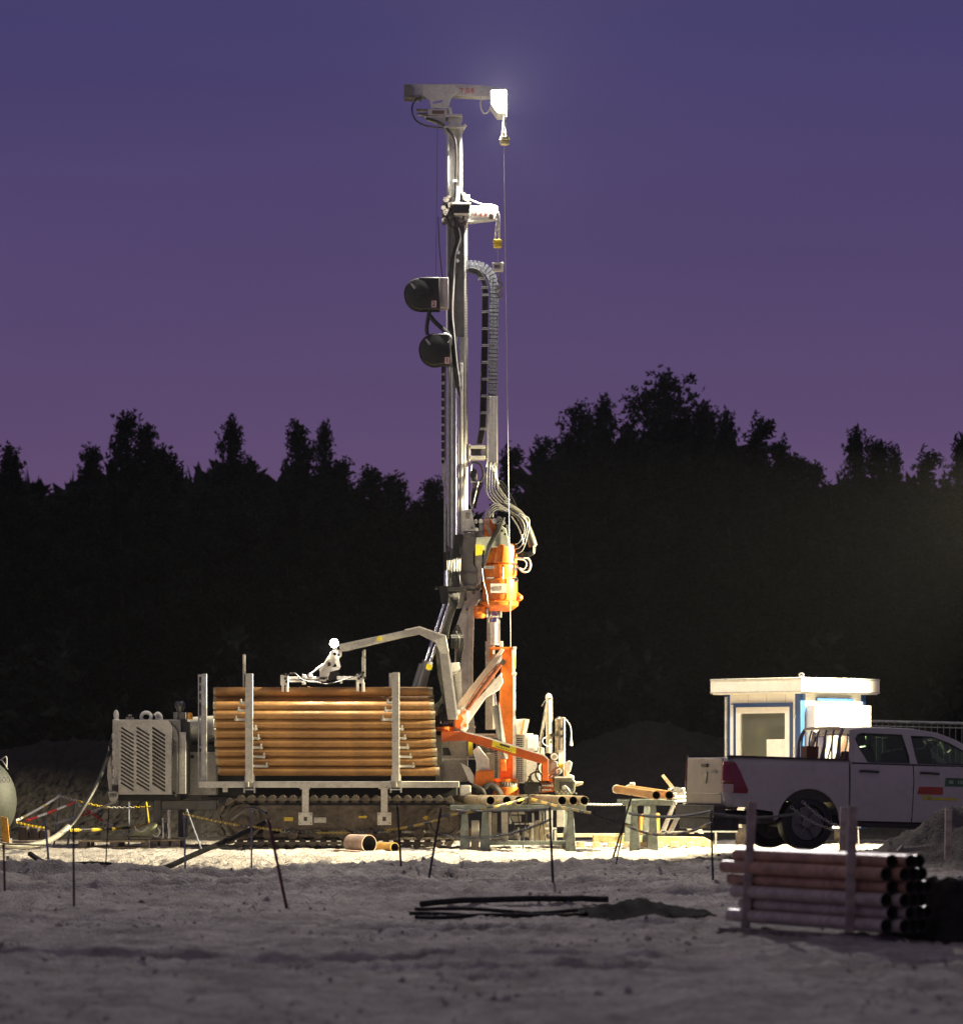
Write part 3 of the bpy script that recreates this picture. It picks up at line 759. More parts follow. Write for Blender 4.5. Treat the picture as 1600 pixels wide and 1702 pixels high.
# --- sledge at the foot of the guide
m = MB().prism([(768, 848), (783, 846), (786, 862), (791, 880), (789, 883), (768, 883)], 59.58, .5); sl = m.obj('sledge_bracket', WHITE, rig, bev=.006)
m = MB().rect(774, 852, 780, 862, 59.56, .03); m.disc(784, 877, .02, 59.56, .03, 8); m.obj('bracket_window', STEEL, sl)
m = MB().prism([(770, 885), (791, 884), (791, 908), (787, 918), (787, 938), (793, 950), (793, 966), (789, 978), (771, 978), (762, 950), (765, 915)], 59.56, .5); sc = m.obj('sledge_cover', GREYD, rig, 'grey sheet cover of the feed sledge', bev=.012)
for q_ in ((766, 952, 793, 954), (769, 973, 791, 979), (768, 890, 791, 892)): MB().rect(*q_, 59.54, .04).obj('cover_seam', STEEL, sc)
m = MB().prism([(755, 888), (769, 888), (764, 912), (763, 960), (769, 985), (757, 960), (752, 925)], 59.50, .14); m.obj('cable_guard', BLACK, rig)
# --- mast foot
m = MB().prism([(772, 982), (797, 981), (800, 990), (793, 1002), (788, 1010), (786, 1080), (786, 1180), (789, 1215), (789, 1232), (754, 1232), (754, 1120), (758, 1040), (770, 1005)], 59.80, .34)
mf = m.obj('mast_foot', SILVER, rig, 'pale lower section of the mast', bev=.008)
m = MB()
for x, y, r_ in ((773, 996, .03), (787, 985, .03), (776, 1013, .02)): m.disc(x, y, r_, 59.77, .04, 12)
m.obj('foot_bolt', STEEL, mf)
m = MB().rect(778.5, 1006, 781, 1165, 59.77, .04); m.obj('foot_rail', WHITE, mf); m = MB().rect(754, 1207, 790, 1210, 59.76, .4); m.obj('foot_lip', WHITE, mf)
m = MB().rect(797, 985, 808, 1010, 59.84, .2); m.prism([(789, 880), (801, 880), (801, 975), (795, 985), (789, 978)], 59.86, .2); m.obj('mast_carriage', GREY, rig, bev=.005)
# --- drill head
m = MB(); c = P(831.5, 1000, 59.62); ctr = Vector((c.x, 59.68, 0))
def zz(py): return P(0, py, 59.62).z
def lath(m, prof, cx=831.5, mi=0, n=28):
    b = Vector((P(cx, 0, 59.6).x, 59.68, 0))
    return m.lathe(b, [(r_ * .00994, zz(y)) for r_, y in prof], n, mi)
lath(m, [(26, 905), (27, 908), (26.5, 936), (24, 938)], 833)
head = m.obj('drill_head', ORANGE, rig, 'orange rotary drill head', bev=0)
m = MB(); lath(m, [(26, 938.5), (27.5, 940), (27.5, 955), (26, 958), (26, 962), (29, 964), (29, 995), (27.5, 999)], 831); m.obj('gearbox', ORANGE, head)
m = MB(); lath(m, [(31, 999.5), (33, 1001), (32, 1007), (20, 1016), (14, 1016)], 829); m.obj('lower_flange', ORANGE, head)
m = MB()
for k in range(14):
    a = k * 2 * math.pi / 14
    q = Vector((P(829, 0, 59.6).x + .3 * math.cos(a), 59.68 + .3 * math.sin(a), zz(1003))); m.cyl(q, q + Vector((0, 0, .035)), .016, n=6)
m.obj('flange_bolt', ORANGE, head)['kind'] = 'stuff'
m = MB().prism([(804, 863), (816, 862), (820, 870), (825, 875), (823, 890), (804, 893)], 59.55, .3); m.obj('motor_bracket', ORANGE, head, bev=.006)
m = MB().prism([(791, 893), (823, 891), (831, 872), (840, 878), (844, 893), (846, 908), (815, 910), (812, 920), (790, 905)], 59.42, .42); m.obj('head_shroud', mat('grey_green_shroud', (.34, .36, .30), .5, 0, .12, 6, dirt=.3), head, bev=.006)
m = MB().prism([(790, 905), (803, 907), (801, 922), (790, 924)], 59.40, .03); m.obj('warning_sticker', YELS, head)
m = MB().prism([(789, 922), (801, 923), (800, 966), (796, 972), (789, 975)], 59.60, .3); m.obj('head_side_plate', GREY, head)
m = MB().rect(815, 970, 842, 985.5, 59.375, .02); pl = m.obj('name_plate', WHITEP, head)
m = MB()
for k in range(3): m.rect(822 + k * 4.5, 974, 824.8 + k * 4.5, 981, 59.37, .004)
m.rect(818, 976, 820, 979, 59.37, .004)
m.obj('plate_print', mat('faded_print', (.4, .33, .25), .6), head)['kind'] = 'stuff'
m = MB().prism([(852, 984), (858, 983), (868, 990), (869, 995), (864, 999), (852, 1000)], 59.58, .2); m.obj('lifting_lug', ORANGE, head, bev=.012)
m = MB().disc(865.5, 993, .022, 59.56, .05); m.obj('lug_eye', WHITE, head)
m = MB()
for x, y in ((856, 946), (857, 962), (858, 964), (852, 998), (846, 1001)): m.disc(x, y, .03, 59.5, .12, 10)
m.rod((835, 943, 59.36), (835, 962, 59.36), .016); m.rod((808, 961, 59.36), (820, 961, 59.36), .014); m.rect(845, 935, 857, 938.6, 59.5, .3)
for k in range(5): m.disc(806 + k * 3.2, 943, .024, 59.36, .05, 8)
m.obj('head_fitting', GALV, head)
m = MB()
for k in range(3): m.tube([(838 - k * 3, 860 + k, 59.36), (830 - k * 2, 880, 59.34), (816 - k * 2, 905, 59.34), (808 - k * 2, 930, 59.36), (804 - k, 940, 59.38)], .021, n=7)
m.obj('head_hoses', HOSE, head)
m = MB()
for k in range(4): m.tube([(812 + k * 2, 862, 59.5), (818 + k, 852 - k, 59.5), (830, 848 - k * 2, 59.5), (842, 852 - k, 59.52)], .010)
m.tube([(801, 945, 59.36), (803, 965, 59.36), (808, 985, 59.36), (811, 1005, 59.36), (812, 1018, 59.4)], .009)
m.obj('thin_head_hoses', HOSE, head)
m = MB()
for x, y, r_ in ((791, 866, .03), (799, 866, .035), (792, 880, .03), (822, 866, .045), (829, 862, .04), (836, 868, .035), (828, 872, .03), (839, 888, .02), (834, 882, .022)): m.disc(x, y, r_, 59.42, .2, 12)
m.rect(796, 868, 803, 894, 59.6, .2); m.rect(841, 872, 846, 900, 59.55, .12)
m.obj('head_valves', GALV, head)['kind'] = 'stuff'
m = MB(); m.lathe((P(797.5, 0, 59.6).x, 59.56, 0), [(.04, zz(1006)), (.10, zz(1009)), (.105, zz(1024)), (.08, zz(1028))], 18); m.disc(797, 1018, .045, 59.42, .1); m.obj('side_gear_motor', ORANGE, head)
# --- spindle and drill string
m = MB(); lath(m, [(11, 1013), (11, 1020), (13, 1021), (13, 1024), (9, 1026), (9, 1034)], 821); sp = m.obj('spindle', CHROME, rig)
m = MB().rect(808, 1012, 811, 1026, 59.5, .2); m.rect(831, 1012, 834, 1026, 59.5, .2); m.obj('spindle_cheek', WHITE, sp)
m = MB(); lath(m, [(7.5, 1030), (7.5, 1072)], 822); m.obj('drill_string', WHITE, rig)
m = MB().rect(828, 1030, 831, 1070, 59.62, .06); m.rect(809, 1027, 816, 1068, 59.72, .1); m.obj('string_guide', GREY, rig)
m = MB().rect(806.5, 1066, 822, 1213, 59.70, .14); m.rect(830, 1066, 836, 1078, 59.66, .14)
kel = m.obj('kelly_casing', GREY, rig, 'long hanging square casing, open at its lower end', bev=.006)
m = MB().rect(818.5, 1068, 822.5, 1212, 59.66, .05); m.obj('casing_edge', WHITE, kel)
# --- orange pivot column with folded arm
m = MB().prism([(834, 1080), (857, 1078), (857, 1110), (854, 1118), (853, 1160), (856, 1300), (831, 1300), (829, 1230), (830, 1150), (833, 1110)], 59.32, .26)
colm = m.obj('pivot_column', ORANGE, rig, 'orange upright column of the rod handling arm', bev=.012)
m = MB().prism([(850, 1076), (856, 1076), (854, 1098), (856, 1120), (851, 1120)], 59.28, .34); m.rect(852, 1075, 858, 1079, 59.26, .36); m.rect(850, 1118, 858, 1122, 59.26, .36); m.rect(852, 1122, 856.5, 1298, 59.30, .3)
m.obj('column_flange', WHITE, colm, bev=.004)  # white in place of orange where the floodlight overexposes this edge
m = MB().rect(814, 1075.5, 854, 1079.5, 59.28, .34); m.prism([(813, 1079), (818, 1079), (818, 1092), (813, 1098)], 59.3, .3); m.obj('column_head', ORANGE, colm, bev=.004)
m = MB().disc(835, 1100, .045, 59.27, .05); m.disc(835, 1103, .03, 59.25, .03); m.obj('pivot_pin', BLACK, colm)
m = MB().prism([(832, 1078), (838, 1080), (765, 1191), (752, 1188), (753, 1179)], 59.16, .14); a1 = m.obj('upper_link_arm', mat('blown_out_orange_arm', (.78, .60, .46), .4, 0, .1, 6, dirt=.2), rig, 'pale diagonal arm, upper of the pair', bev=.006)  # orange arm coloured near white to look blown out by the floodlight
m = MB().prism([(834, 1088), (834, 1096), (768, 1195), (763, 1192)], 59.12, .10); m.obj('arm_side', WHITE, a1)
m = MB().prism([(833, 1118), (836, 1134), (829, 1147), (808, 1159), (775, 1207), (764, 1211), (763, 1196), (813, 1140)], 59.14, .16); m.obj('lower_link_arm', WHITE, rig, 'blown-out white diagonal arm, lower of the pair', bev=.008)  # white paint carries the overexposure of this orange arm and its side
m = MB().tube([(832, 1104, 59.1), (815, 1127, 59.1), (797, 1150, 59.1), (776, 1180, 59.1)], .035, n=8); m.tube([(828, 1104, 59.06), (812, 1121, 59.05), (790, 1150, 59.05), (773, 1178, 59.06)], .014)
for x, y in ((824, 1110), (812, 1126), (803, 1138), (790, 1158), (781, 1172)): m.disc(x, y, .03, 59.04, .05, 8)
m.obj('arm_cylinder', mat('brown_red_cylinder', (.22, .07, .03), .4, 0, .2, 10), rig)
m = MB().prism([(765, 1178), (776, 1170), (778, 1210), (772, 1218), (764, 1213)], 59.10, .3); m.rect(753, 1180, 765, 1190, 59.06, .3); m.obj('arm_knuckle', WHITE, rig, bev=.008)
m = MB().rod((754, 1182, 59.1), (754, 1192, 59.1), .07, n=14); m.prism([(756, 1192), (766, 1186), (770, 1196), (762, 1212), (756, 1208)], 59.05, .3); m.disc(771, 1184, .03, 59.05, .05, 8); m.disc(773, 1206, .03, 59.05, .05, 8)
m.obj('knuckle_casting', ORANGE, rig)
m = MB().prism([(752, 1200), (771, 1198), (773, 1218), (753, 1216)], 59.18, .3); m.obj('knuckle_box', WHITE, rig, bev=.006)
# slewing ring + hoses over it
m = MB(); b = P(738, 1215, 59.2); m.cyl(b, b + Vector((0, 0, .065)), .165, n=24); sr = m.obj('slewing_ring', ORANGE, rig)
m = MB(); b = P(739, 1208, 59.2); m.cyl(b, b + Vector((0, 0, .05)), .12, n=24); m.obj('ring_seal', BLACK, sr)
m = MB(); b = P(740, 1203, 59.2); m.cyl(b, b + Vector((0, 0, .04)), .10, n=20); m.obj('ring_drum', CHROME, sr)
m = MB()
for k in range(8): m.tube([(727 + k * 3.5, 1202, 59.1), (728 + k * 3.6, 1188, 59.05), (733 + k * 2, 1172 - k, 59.1), (744 + k, 1168 + k, 59.15)], .011)
m.obj('ring_hoses', HOSE, sr)
m = MB()
for k in range(9): m.disc(726 + k * 3, 1213, .008, 59.02, .03, 6)
m.obj('ring_bolt', BLACK, sr)['kind'] = 'stuff'
# lower orange boom
m = MB().prism([(733, 1216), (765, 1216), (776, 1218), (800, 1224), (903, 1255), (911, 1263), (911, 1298), (901, 1298), (901, 1270), (845, 1254), (783, 1234), (772, 1231), (733, 1233)], 58.92, .14)
lb = m.obj('lower_boom', mat('dull_orange_paint', (.60, .12, .015), .45, 0, .12, 6, .1, dirt=.3), rig, 'orange lower boom reaching right', bev=.006)
m = MB().prism([(766, 1215.5), (777, 1217), (800, 1222.6), (904, 1254), (912, 1262), (911, 1263.5), (902, 1256), (800, 1225), (776, 1219)], 58.90, .18); m.obj('boom_lit_edge', WHITE, lb)  # painted highlight along the top edge of the orange boom
m = MB().prism([(819, 1230.5), (858, 1242.5), (857, 1253), (817, 1241)], 58.905, .014); m.obj('boom_sticker', YELS, lb)
m = MB().prism([(831, 1235.8), (847, 1240.6), (846.5, 1243.8), (830, 1239)], 58.898, .006)
for k in range(7): m.prism([(824 + k * 4, 1240.2 + k * 1.23), (826.6 + k * 4, 1241 + k * 1.23), (826.6 + k * 4, 1242.4 + k * 1.23), (824 + k * 4, 1241.6 + k * 1.23)], 58.898, .006)
m.obj('sticker_print', DARKLET, lb)['kind'] = 'stuff'
# cylinder between arm and boom
m = MB().rod((821, 1152, 59.2), (825, 1180, 59.2), .022); rdm = m.obj('lift_cylinder_rod', CHROME, rig)
m = MB().rod((822, 1173, 59.18), (838, 1262, 59.18), .055, .06, 14); m.obj('lift_cylinder', GREYD, rig, 'dark green grey hydraulic cylinder')
m = MB().prism([(828, 1166), (831, 1173), (844, 1258), (840, 1262), (836, 1250)], 59.12, .05); m.obj('cylinder_edge', WHITE, rig)
m = MB().rect(832, 1262, 841, 1282, 59.14, .16); m.disc(836, 1266, .035, 59.12, .03); m.obj('cylinder_foot', ORANGE, rig, bev=.006)
# slew base
m = MB(); b = P(841, 1322, 59.35); m.cyl(b, b + Vector((0, 0, .13)), .215, n=28); bs = m.obj('slew_base', ORANGE, rig, bev=.006)
m = MB(); b = P(841, 1308, 59.35); m.cyl(b, b + Vector((0, 0, .06)), .205, n=28); m.obj('slew_gear', STEEL, bs)
m = MB(); b = P(841, 1300, 59.35); m.cyl(b, b + Vector((0, 0, .05)), .2, n=28); m.obj('slew_flange', ORANGE, bs)
m = MB()
for k in range(16):
    a = -k * math.pi / 15
    q = P(841, 1305.5, 59.35) + Vector((.2 * math.cos(a), .2 * math.sin(a), 0)); m.cyl(q, q + Vector((0, 0, .05)), .012, n=6)
m.obj('slew_bolt', STEEL, bs)['kind'] = 'stuff'
m = MB().prism([(790, 1284), (797, 1281), (820, 1280), (822, 1306), (818, 1310), (788, 1306)], 59.0, .5); m.obj('outrigger_shroud', ORANGE, rig, bev=.02)
m = MB().prism([(765, 1268), (780, 1276), (788, 1290), (788, 1304), (780, 1300)], 59.05, .2); m.prism([(785, 1248), (795, 1240), (812, 1262), (815, 1281), (795, 1281)], 59.1, .3); m.obj('outrigger_arm', WHITE, rig, bev=.01)
m = MB().tube([(792, 1318, 58.95), (805, 1310, 58.93), (815, 1305, 58.95), (826, 1312, 58.93), (832, 1322, 58.95)], .05, n=8); m.tube([(785, 1305, 58.9), (800, 1312, 58.88), (806, 1322, 58.9)], .03, n=8); m.obj('base_hoses', RUBBER, rig)
m = MB().rect(764, 1305, 783, 1324, 58.95, .3); m.obj('base_casting', WHITE, rig, bev=.02)
# --- body of the rig behind the mast
m = MB().rect(733, 1224, 777, 1300, 59.45, 1.3); bd = m.obj('rig_body', GREY, rig, bev=.015)
m = MB().prism([(734, 1243), (745, 1243), (750, 1256), (734, 1256)], 59.42, .04); m.obj('body_hatch', BLACK, bd)
m = MB().prism([(733, 1261), (790, 1260), (790, 1263), (733, 1264)], 59.41, .05); m.obj('body_ledge', WHITE, bd)
m = MB().rect(777, 1225, 786, 1259, 59.38, .1); m.obj('body_post', GREY, bd); m = MB().rect(778.5, 1232, 785.5, 1255, 59.36, .03); m.obj('warning_sticker', YELS, bd)
m = MB().rect(724, 1222, 735, 1302, 59.2, .3); m.obj('body_channel', GREYD, bd, bev=.01)
m = MB().rect(345, 1262, 760, 1325, 59.75, 1.2); m.obj('chassis', BLACK, rig, bev=.02)
# operator platform, mesh guards and cabinet right of the mast
def grid_panel(x0, y0, x1, y1, d, nx_, ny_, name='mesh_guard', mt=WHITE):
    g = .26
    cw = (x1 - x0) / nx_; chh = (y1 - y0) / ny_
    hs_ = [[(x0 + (i + g * .5) * cw, y0 + (j + g * .5) * chh), (x0 + (i + 1 - g * .5) * cw, y0 + (j + g * .5) * chh), (x0 + (i + 1 - g * .5) * cw, y0 + (j + 1 - g * .5) * chh), (x0 + (i + g * .5) * cw, y0 + (j + 1 - g * .5) * chh)] for i in range(nx_) for j in range(ny_)]
    return MB().holed([(x0 - 2, y0 - 2), (x1 + 2, y0 - 2), (x1 + 2, y1 + 2), (x0 - 2, y1 + 2)], hs_, d, .02).obj(name, mt, rig)
grid_panel(793, 1226, 827, 1296, 59.9, 10, 20)
grid_panel(858, 1226, 870, 1300, 59.8, 4, 22)
m = MB().rect(789, 1219.5, 886, 1223, 59.75, .1); m.rect(826, 1221, 831, 1300, 59.85, .08); m.rect(869, 1221, 874, 1300, 59.74, .08); m.obj('guard_frame', WHITE, rig)
m = MB().rect(792, 1252, 822, 1300, 60.0, .5); m.obj('control_cabinet', WHITE, rig, bev=.012)
m = MB().prism([(857, 1196), (872, 1195), (868, 1221), (857, 1221)], 59.6, .4); m.obj('control_console', GREY, rig, bev=.01)
m = MB().prism([(872, 1195), (880, 1196), (874, 1221), (868, 1221)], 59.58, .42); m.obj('console_side', WHITE, rig); m = MB().prism([(870, 1196), (872.5, 1196), (867, 1221), (864.5, 1221)], 59.565, .02); m.obj('console_stripe', ORANGE, rig)
m = MB().rect(872, 1222, 894, 1248, 59.7, .3); cb = m.obj('white_cabinet', WHITE, rig, bev=.008); m = MB().rect(877, 1226, 890, 1244, 59.69, .02); m.obj('cabinet_door', WHITEP, cb)
m = MB().rect(874, 1250, 896, 1300, 59.72, .4); m.prism([(893, 1240), (904, 1244), (908, 1300), (893, 1300)], 59.8, .3); m.obj('lower_cabinet', GREY, rig, bev=.008)
# --- right-hand clamp unit
m = MB().rod((911, 1157, 59.3), (912, 1252, 59.3), .045, n=14); m.rod((915.5, 1160, 59.32), (916.5, 1252, 59.32), .022); pm = m.obj('clamp_post', mat('cream_paint', (.66, .58, .42), .4, 0, .1, 6, dirt=.2), rig)
m = MB(); m.lathe(P(911.5, 1158, 59.3), [(.05, -.02), (.05, .02), (.03, .045), (.01, .055)], 12); m.disc(908, 1160, .02, 59.22, .1, 8); m.disc(916.5, 1160, .02, 59.22, .1, 8); m.obj('post_head', WHITE, pm)
m = MB().rod((908.5, 1162, 59.2), (893, 1252, 59.2), .012); m.rod((907, 1180, 59.25), (896.5, 1254, 59.25), .014); m.obj('stay_rod', STEEL, pm)
m = MB().rod((906, 1164, 59.2), (900, 1174, 59.2), .005); m.tube([(908, 1225, 59.2), (902, 1229, 59.15), (902.5, 1236, 59.15), (910, 1241, 59.2)], .008); m.obj('loose_cable', WHITEP, pm)
m = MB(); m.lathe(P(930, 1252, 59.35), [(.075, 0), (.075, .52), (.08, .53), (.08, .56), (.06, .585), (.02, .60)], 18); gc = m.obj('glass_cylinder', mat('brownish_steel_tube', (.36, .30, .23), .25, .5, .3, 12), rig)
m = MB().rect(915, 1219.5, 923, 1224.5, 59.2, .12); m.rect(932, 1210, 936, 1213, 59.24, .05); m.rect(931, 1222, 936, 1225, 59.24, .05); m.obj('tube_clamp', BLACK, gc)
m = MB().rod((937.5, 1193, 59.3), (937.5, 1300, 59.3), .016); m.obj('white_tube', WHITEP, gc)
m = MB().tube([(936, 1193, 59.25), (941, 1197, 59.2), (947, 1206, 59.2), (949, 1218, 59.2), (949, 1226, 59.2)], .008); m.rod((949, 1225, 59.2), (949, 1240, 59.2), .012, .028, 8); m.obj('dangling_cable', WHITEP, gc)
m = MB().rect(928, 1247, 936, 1280, 59.22, .12); m.obj('label_box', WHITEP, gc); m = MB().rect(928.5, 1270, 935.5, 1278, 59.21, .02); m.obj('yellow_label', YELS, gc)
m = MB(); m.disc(921, 1258, .06, 59.12, .12, 20); m.disc(929, 1282, .05, 59.10, .12, 20); pu = m.obj('pulley', WHITE, rig); m = MB(); m.disc(921, 1258, .035, 59.10, .03, 16); m.disc(929, 1282, .03, 59.08, .03, 16); m.obj('pulley_hub', STEEL, pu)
m = MB().prism([(912, 1262), (926, 1266), (930, 1296), (913, 1300)], 59.2, .3); m.obj('clamp_gearbox', STEEL, rig, bev=.01)
JAW = mat('olive_grey_casting', (.20, .21, .16), .35, .3, .3, 10, .3, 40)
m = MB().prism([(921, 1294), (950, 1292), (957, 1300), (955, 1318), (948, 1323), (926, 1323), (920, 1312)], 59.0, .45); jw = m.obj('breakout_clamp', JAW, rig, 'olive grey clamp jaw above the trestle pipes', bev=.015)
m = MB().rect(929, 1300, 952, 1311, 58.985, .03); m.obj('jaw_recess', BLACK, jw); m = MB().rect(921, 1291, 953, 1293.5, 58.98, .46); m.obj('jaw_rim', WHITE, jw)
m = MB().disc(937, 1309, .035, 58.95, .04); m.tube([(938, 1306, 58.95), (943, 1310, 58.93), (948, 1318, 58.95)], .012); m.obj('jaw_hose', GALV, jw)
m = MB().prism([(938, 1268), (946, 1264), (951, 1268), (948, 1282), (944, 1286), (954, 1290), (954, 1297), (938, 1292)], 59.1, .14); m.obj('cast_bracket', GREY, rig, bev=.01)
m = MB().rod((956, 1302, 59.1), (969, 1301, 59.1), .028, .014); m.rod((957, 1306, 59.1), (968, 1303, 59.1), .014); m.obj('clamp_handle', mat('cream_paint', (1, 1, 1)), rig)
m = MB().rect(938, 1280, 941.5, 1290, 59.08, .05); m.prism([(899, 1290), (918, 1288), (920, 1316), (899, 1318)], 59.05, .25); m.obj('clamp_block', ORANGE, rig, bev=.01)
m = MB()
for pts in ([(901, 1262), (893, 1275), (890, 1290), (899, 1300), (912, 1300)], [(903, 1262), (900, 1280), (908, 1294), (922, 1290), (930, 1284)], [(893, 1268), (896, 1284), (908, 1292), (924, 1284)], [(878, 1290), (886, 1300), (900, 1306), (916, 1302)], [(876, 1300), (884, 1286), (896, 1284), (904, 1296)], [(880, 1296), (876, 1304), (888, 1312), (902, 1308)]):
    m.tube([(x, y, 58.98 + uni(-.05, .05)) for x, y in pts], .014)
m.obj('clamp_hoses', HOSE, rig)
m = MB().prism([(870, 1308), (880, 1300), (888, 1304), (896, 1300), (898, 1318), (888, 1321), (872, 1318)], 58.95, .3); m.rect(880, 1286, 883, 1300, 58.98, .06); m.obj('hydraulic_motor', BLACK, rig, bev=.012)
m = MB()
for k in range(9): m.disc(902 + (k % 5) * 4, 1306 + (k // 5) * 7, .018, 58.98, .05, 8)
for k in range(10): m.disc(926 + k * 3.5, 1316 + (k % 2) * 3, .016, 58.93, .05, 6)
m.obj('clamp_bolt', GALV, rig)['kind'] = 'stuff'
# --- legs and clutter under the platform
m = MB().rect(833, 1340, 844, 1400, 59.5, .12); m.rect(826, 1398, 852, 1404, 59.3, .5); m.obj('front_outrigger', WHITE, rig, bev=.006)
m = MB().rect(846, 1348, 872, 1354, 59.6, .1); m.rect(850, 1356, 866, 1366, 59.7, .2); m.rect(896, 1345, 905, 1372, 59.6, .1); m.rect(907, 1330, 918, 1400, 59.75, .1); m.rect(925, 1345, 938, 1375, 59.5, .15); m.rect(818, 1352, 826, 1392, 59.9, .1)
m.rect(790, 1324, 960, 1332, 59.8, .5); m.obj('front_frame', GREY, rig, bev=.006)
m = MB(); c = P(896, 1384, 59.7); m.lathe(c, [(.20, 0), (.20, .03), (.12, .04), (.12, .2), (.20, .21), (.20, .24)], 24, axis=(0, 1, 0)); m.obj('cable_reel', mat('cream_paint', (1, 1, 1)), rig)
m = MB().prism([(778, 1392), (779, 1380), (784, 1373), (789, 1378), (792, 1392)], 59.4, .2); m.obj('cloth_bag', mat('pale_red_cloth', (.6, .3, .2), .8), rig)
for x0, y0, x1, y1, d_, m_ in ((812, 1340, 817, 1396, 59.45, WHITE), (855, 1368, 890, 1371, 59.4, GALV), (860, 1376, 864, 1398, 59.4, WHITE), (884, 1352, 888, 1398, 59.5, GALV), (905, 1376, 925, 1379, 59.4, WHITE), (921, 1380, 925, 1400, 59.4, WHITE), (868, 1340, 930, 1343.5, 59.45, WHITE), (846, 1344, 850, 1370, 59.35, GALV)):
    MB().rect(x0, y0, x1, y1, d_, .06).obj('sub_frame_bar', m_, rig)
for x0, yc_, r_ in ((857, 1384, .05), (874, 1386, .06), (912, 1390, .05)):
    b = MB(); b.lathe(P(x0, yc_, 59.3), [(r_ * .5, 0), (r_, .01), (r_, .12), (r_ * .5, .13)], 16, axis=(0, 1, 0)); b.obj('hose_coupling', STEEL, rig)
b = MB()
for k in range(7): b.tube([(850 + k * 9, 1340, 59.35), (848 + k * 9 + 4 * (k % 3), 1358, 59.3), (856 + k * 8, 1376 + k, 59.3), (852 + k * 9, 1398, 59.35)], .008)
b.obj('sub_frame_hoses', HOSE, rig)
# --- tracks
def track_path(x0, x1, yt, yb, step_px):
    r = (yb - yt) / 2; L = x1 - x0 - 2 * r; per = 2 * L + 2 * math.pi * r; out = []
    n = int(per / step_px)
    for i in range(n):
        s = i * per / n
        if s < L: out.append((x0 + r + s, yt, 0.0))
        elif s < L + math.pi * r:
            a = (s - L) / r; out.append((x1 - r + r * math.sin(a), yt + r - r * math.cos(a), a))
        elif s < 2 * L + math.pi * r: out.append((x1 - r - (s - L - math.pi * r), yb, math.pi))
        else:
            a = (s - 2 * L - math.pi * r) / r; out.append((x0 + r - r * math.sin(a), yb - r + r * math.cos(a), math.pi + a))
    return out
def make_track(dz, full):
    tm = MB().prism([(392, 1342), (738, 1342), (752, 1358), (744, 1376), (700, 1381), (420, 1381), (384, 1372)], 58.86 + dz, .34)
    tf = tm.obj('track_frame', TRACK, rig, bev=.01)
    path_ = track_path(366, 770, 1332, 1399, 17.3)
    if full:
        sm = MB().prism([(792.6, 851 - 7), (794, 851 - 8.2), (806, 851 - 8.2), (807.4, 851 - 7), (807.4, 851 - 2), (805, 851), (795, 851), (792.6, 851 - 2)], 0, 0)
        sm = MB()
        sm.box((0, .19, .03), (.162, .42, .04)); sm.box((0, .19, .06), (.10, .41, .035)); sm.box((0, .19, .083), (.05, .40, .03)); sm.box((0, .1, -.0), (.10, .08, .06))
        shoe = sm.mesh('track_shoe', TRACK)
        for x, y, a in path_:
            o = bpy.data.objects.new('track_shoe', shoe); COL.objects.link(o); o.parent = tf
            o.location = P(x, y, 58.7) - root_loc(tf) + Vector((0, dz, 0)); o.rotation_euler = (0, a, 0)
    else:
        b = MB()
        for x, y, a in path_: b.box(P(x, y, 58.7) + Vector((0, dz + .2, 0)), (.15, .42, .06), Matrix.Rotation(a, 3, 'Y'))
        b.obj('track_belt', TRACK, tf)['kind'] = 'stuff'
    b = MB(); b.rect(400, 1339, 745, 1345, 58.82 + dz, .3); b.rect(400, 1386, 745, 1392, 58.86 + dz, .3); b.obj('track_chain', TRACK, tf)
    for cx_, cy_, r_, nm in ((404, 1366, .29, 'sprocket'), (737, 1366, .27, 'idler_wheel')):
        b = MB(); b.lathe(P(cx_, cy_, 58.74) + Vector((0, dz, 0)), [(r_ * .25, -.02), (r_ * .35, 0), (r_ * .4, .03), (r_ * .8, .04), (r_ * .85, 0), (r_, 0.01), (r_, .3)], 26, axis=(0, 1, 0)); b.obj(nm, TRACK, tf)
    for k in range(7):
        b = MB(); b.lathe(P(444 + k * 42, 1387, 58.76) + Vector((0, dz, 0)), [(.02, -.01), (.05, 0), (.085, .01), (.085, .3)], 14, axis=(0, 1, 0)); b.obj('track_roller', TRACK, tf)
    return tf
tf = make_track(0, True)
make_track(2.0, False)
for x0, x1, arrow in ((472, 487, 0), (596, 611, 1), (702, 717, -1)):
    b = MB()
    if arrow == 0: b.rect(x0, 1358.5, x1, 1365, 58.845, .012)
    elif arrow > 0: b.prism([(x0, 1356.5), (x1 - 5, 1356.5), (x1 - 5, 1355), (x1, 1358), (x1 - 5, 1361), (x1 - 5, 1360), (x0, 1360)], 58.845, .012)
    else: b.prism([(x0, 1360), (x0 + 5, 1356), (x1, 1357), (x1, 1364), (x0 + 5, 1363)], 58.845, .012)
    b.obj('yellow_marker', mat('dusty_yellow', (.55, .40, .05), .7), tf)
MB().rect(522, 1359, 542, 1368, 58.845, .02).obj('step_plate', GREY, tf)
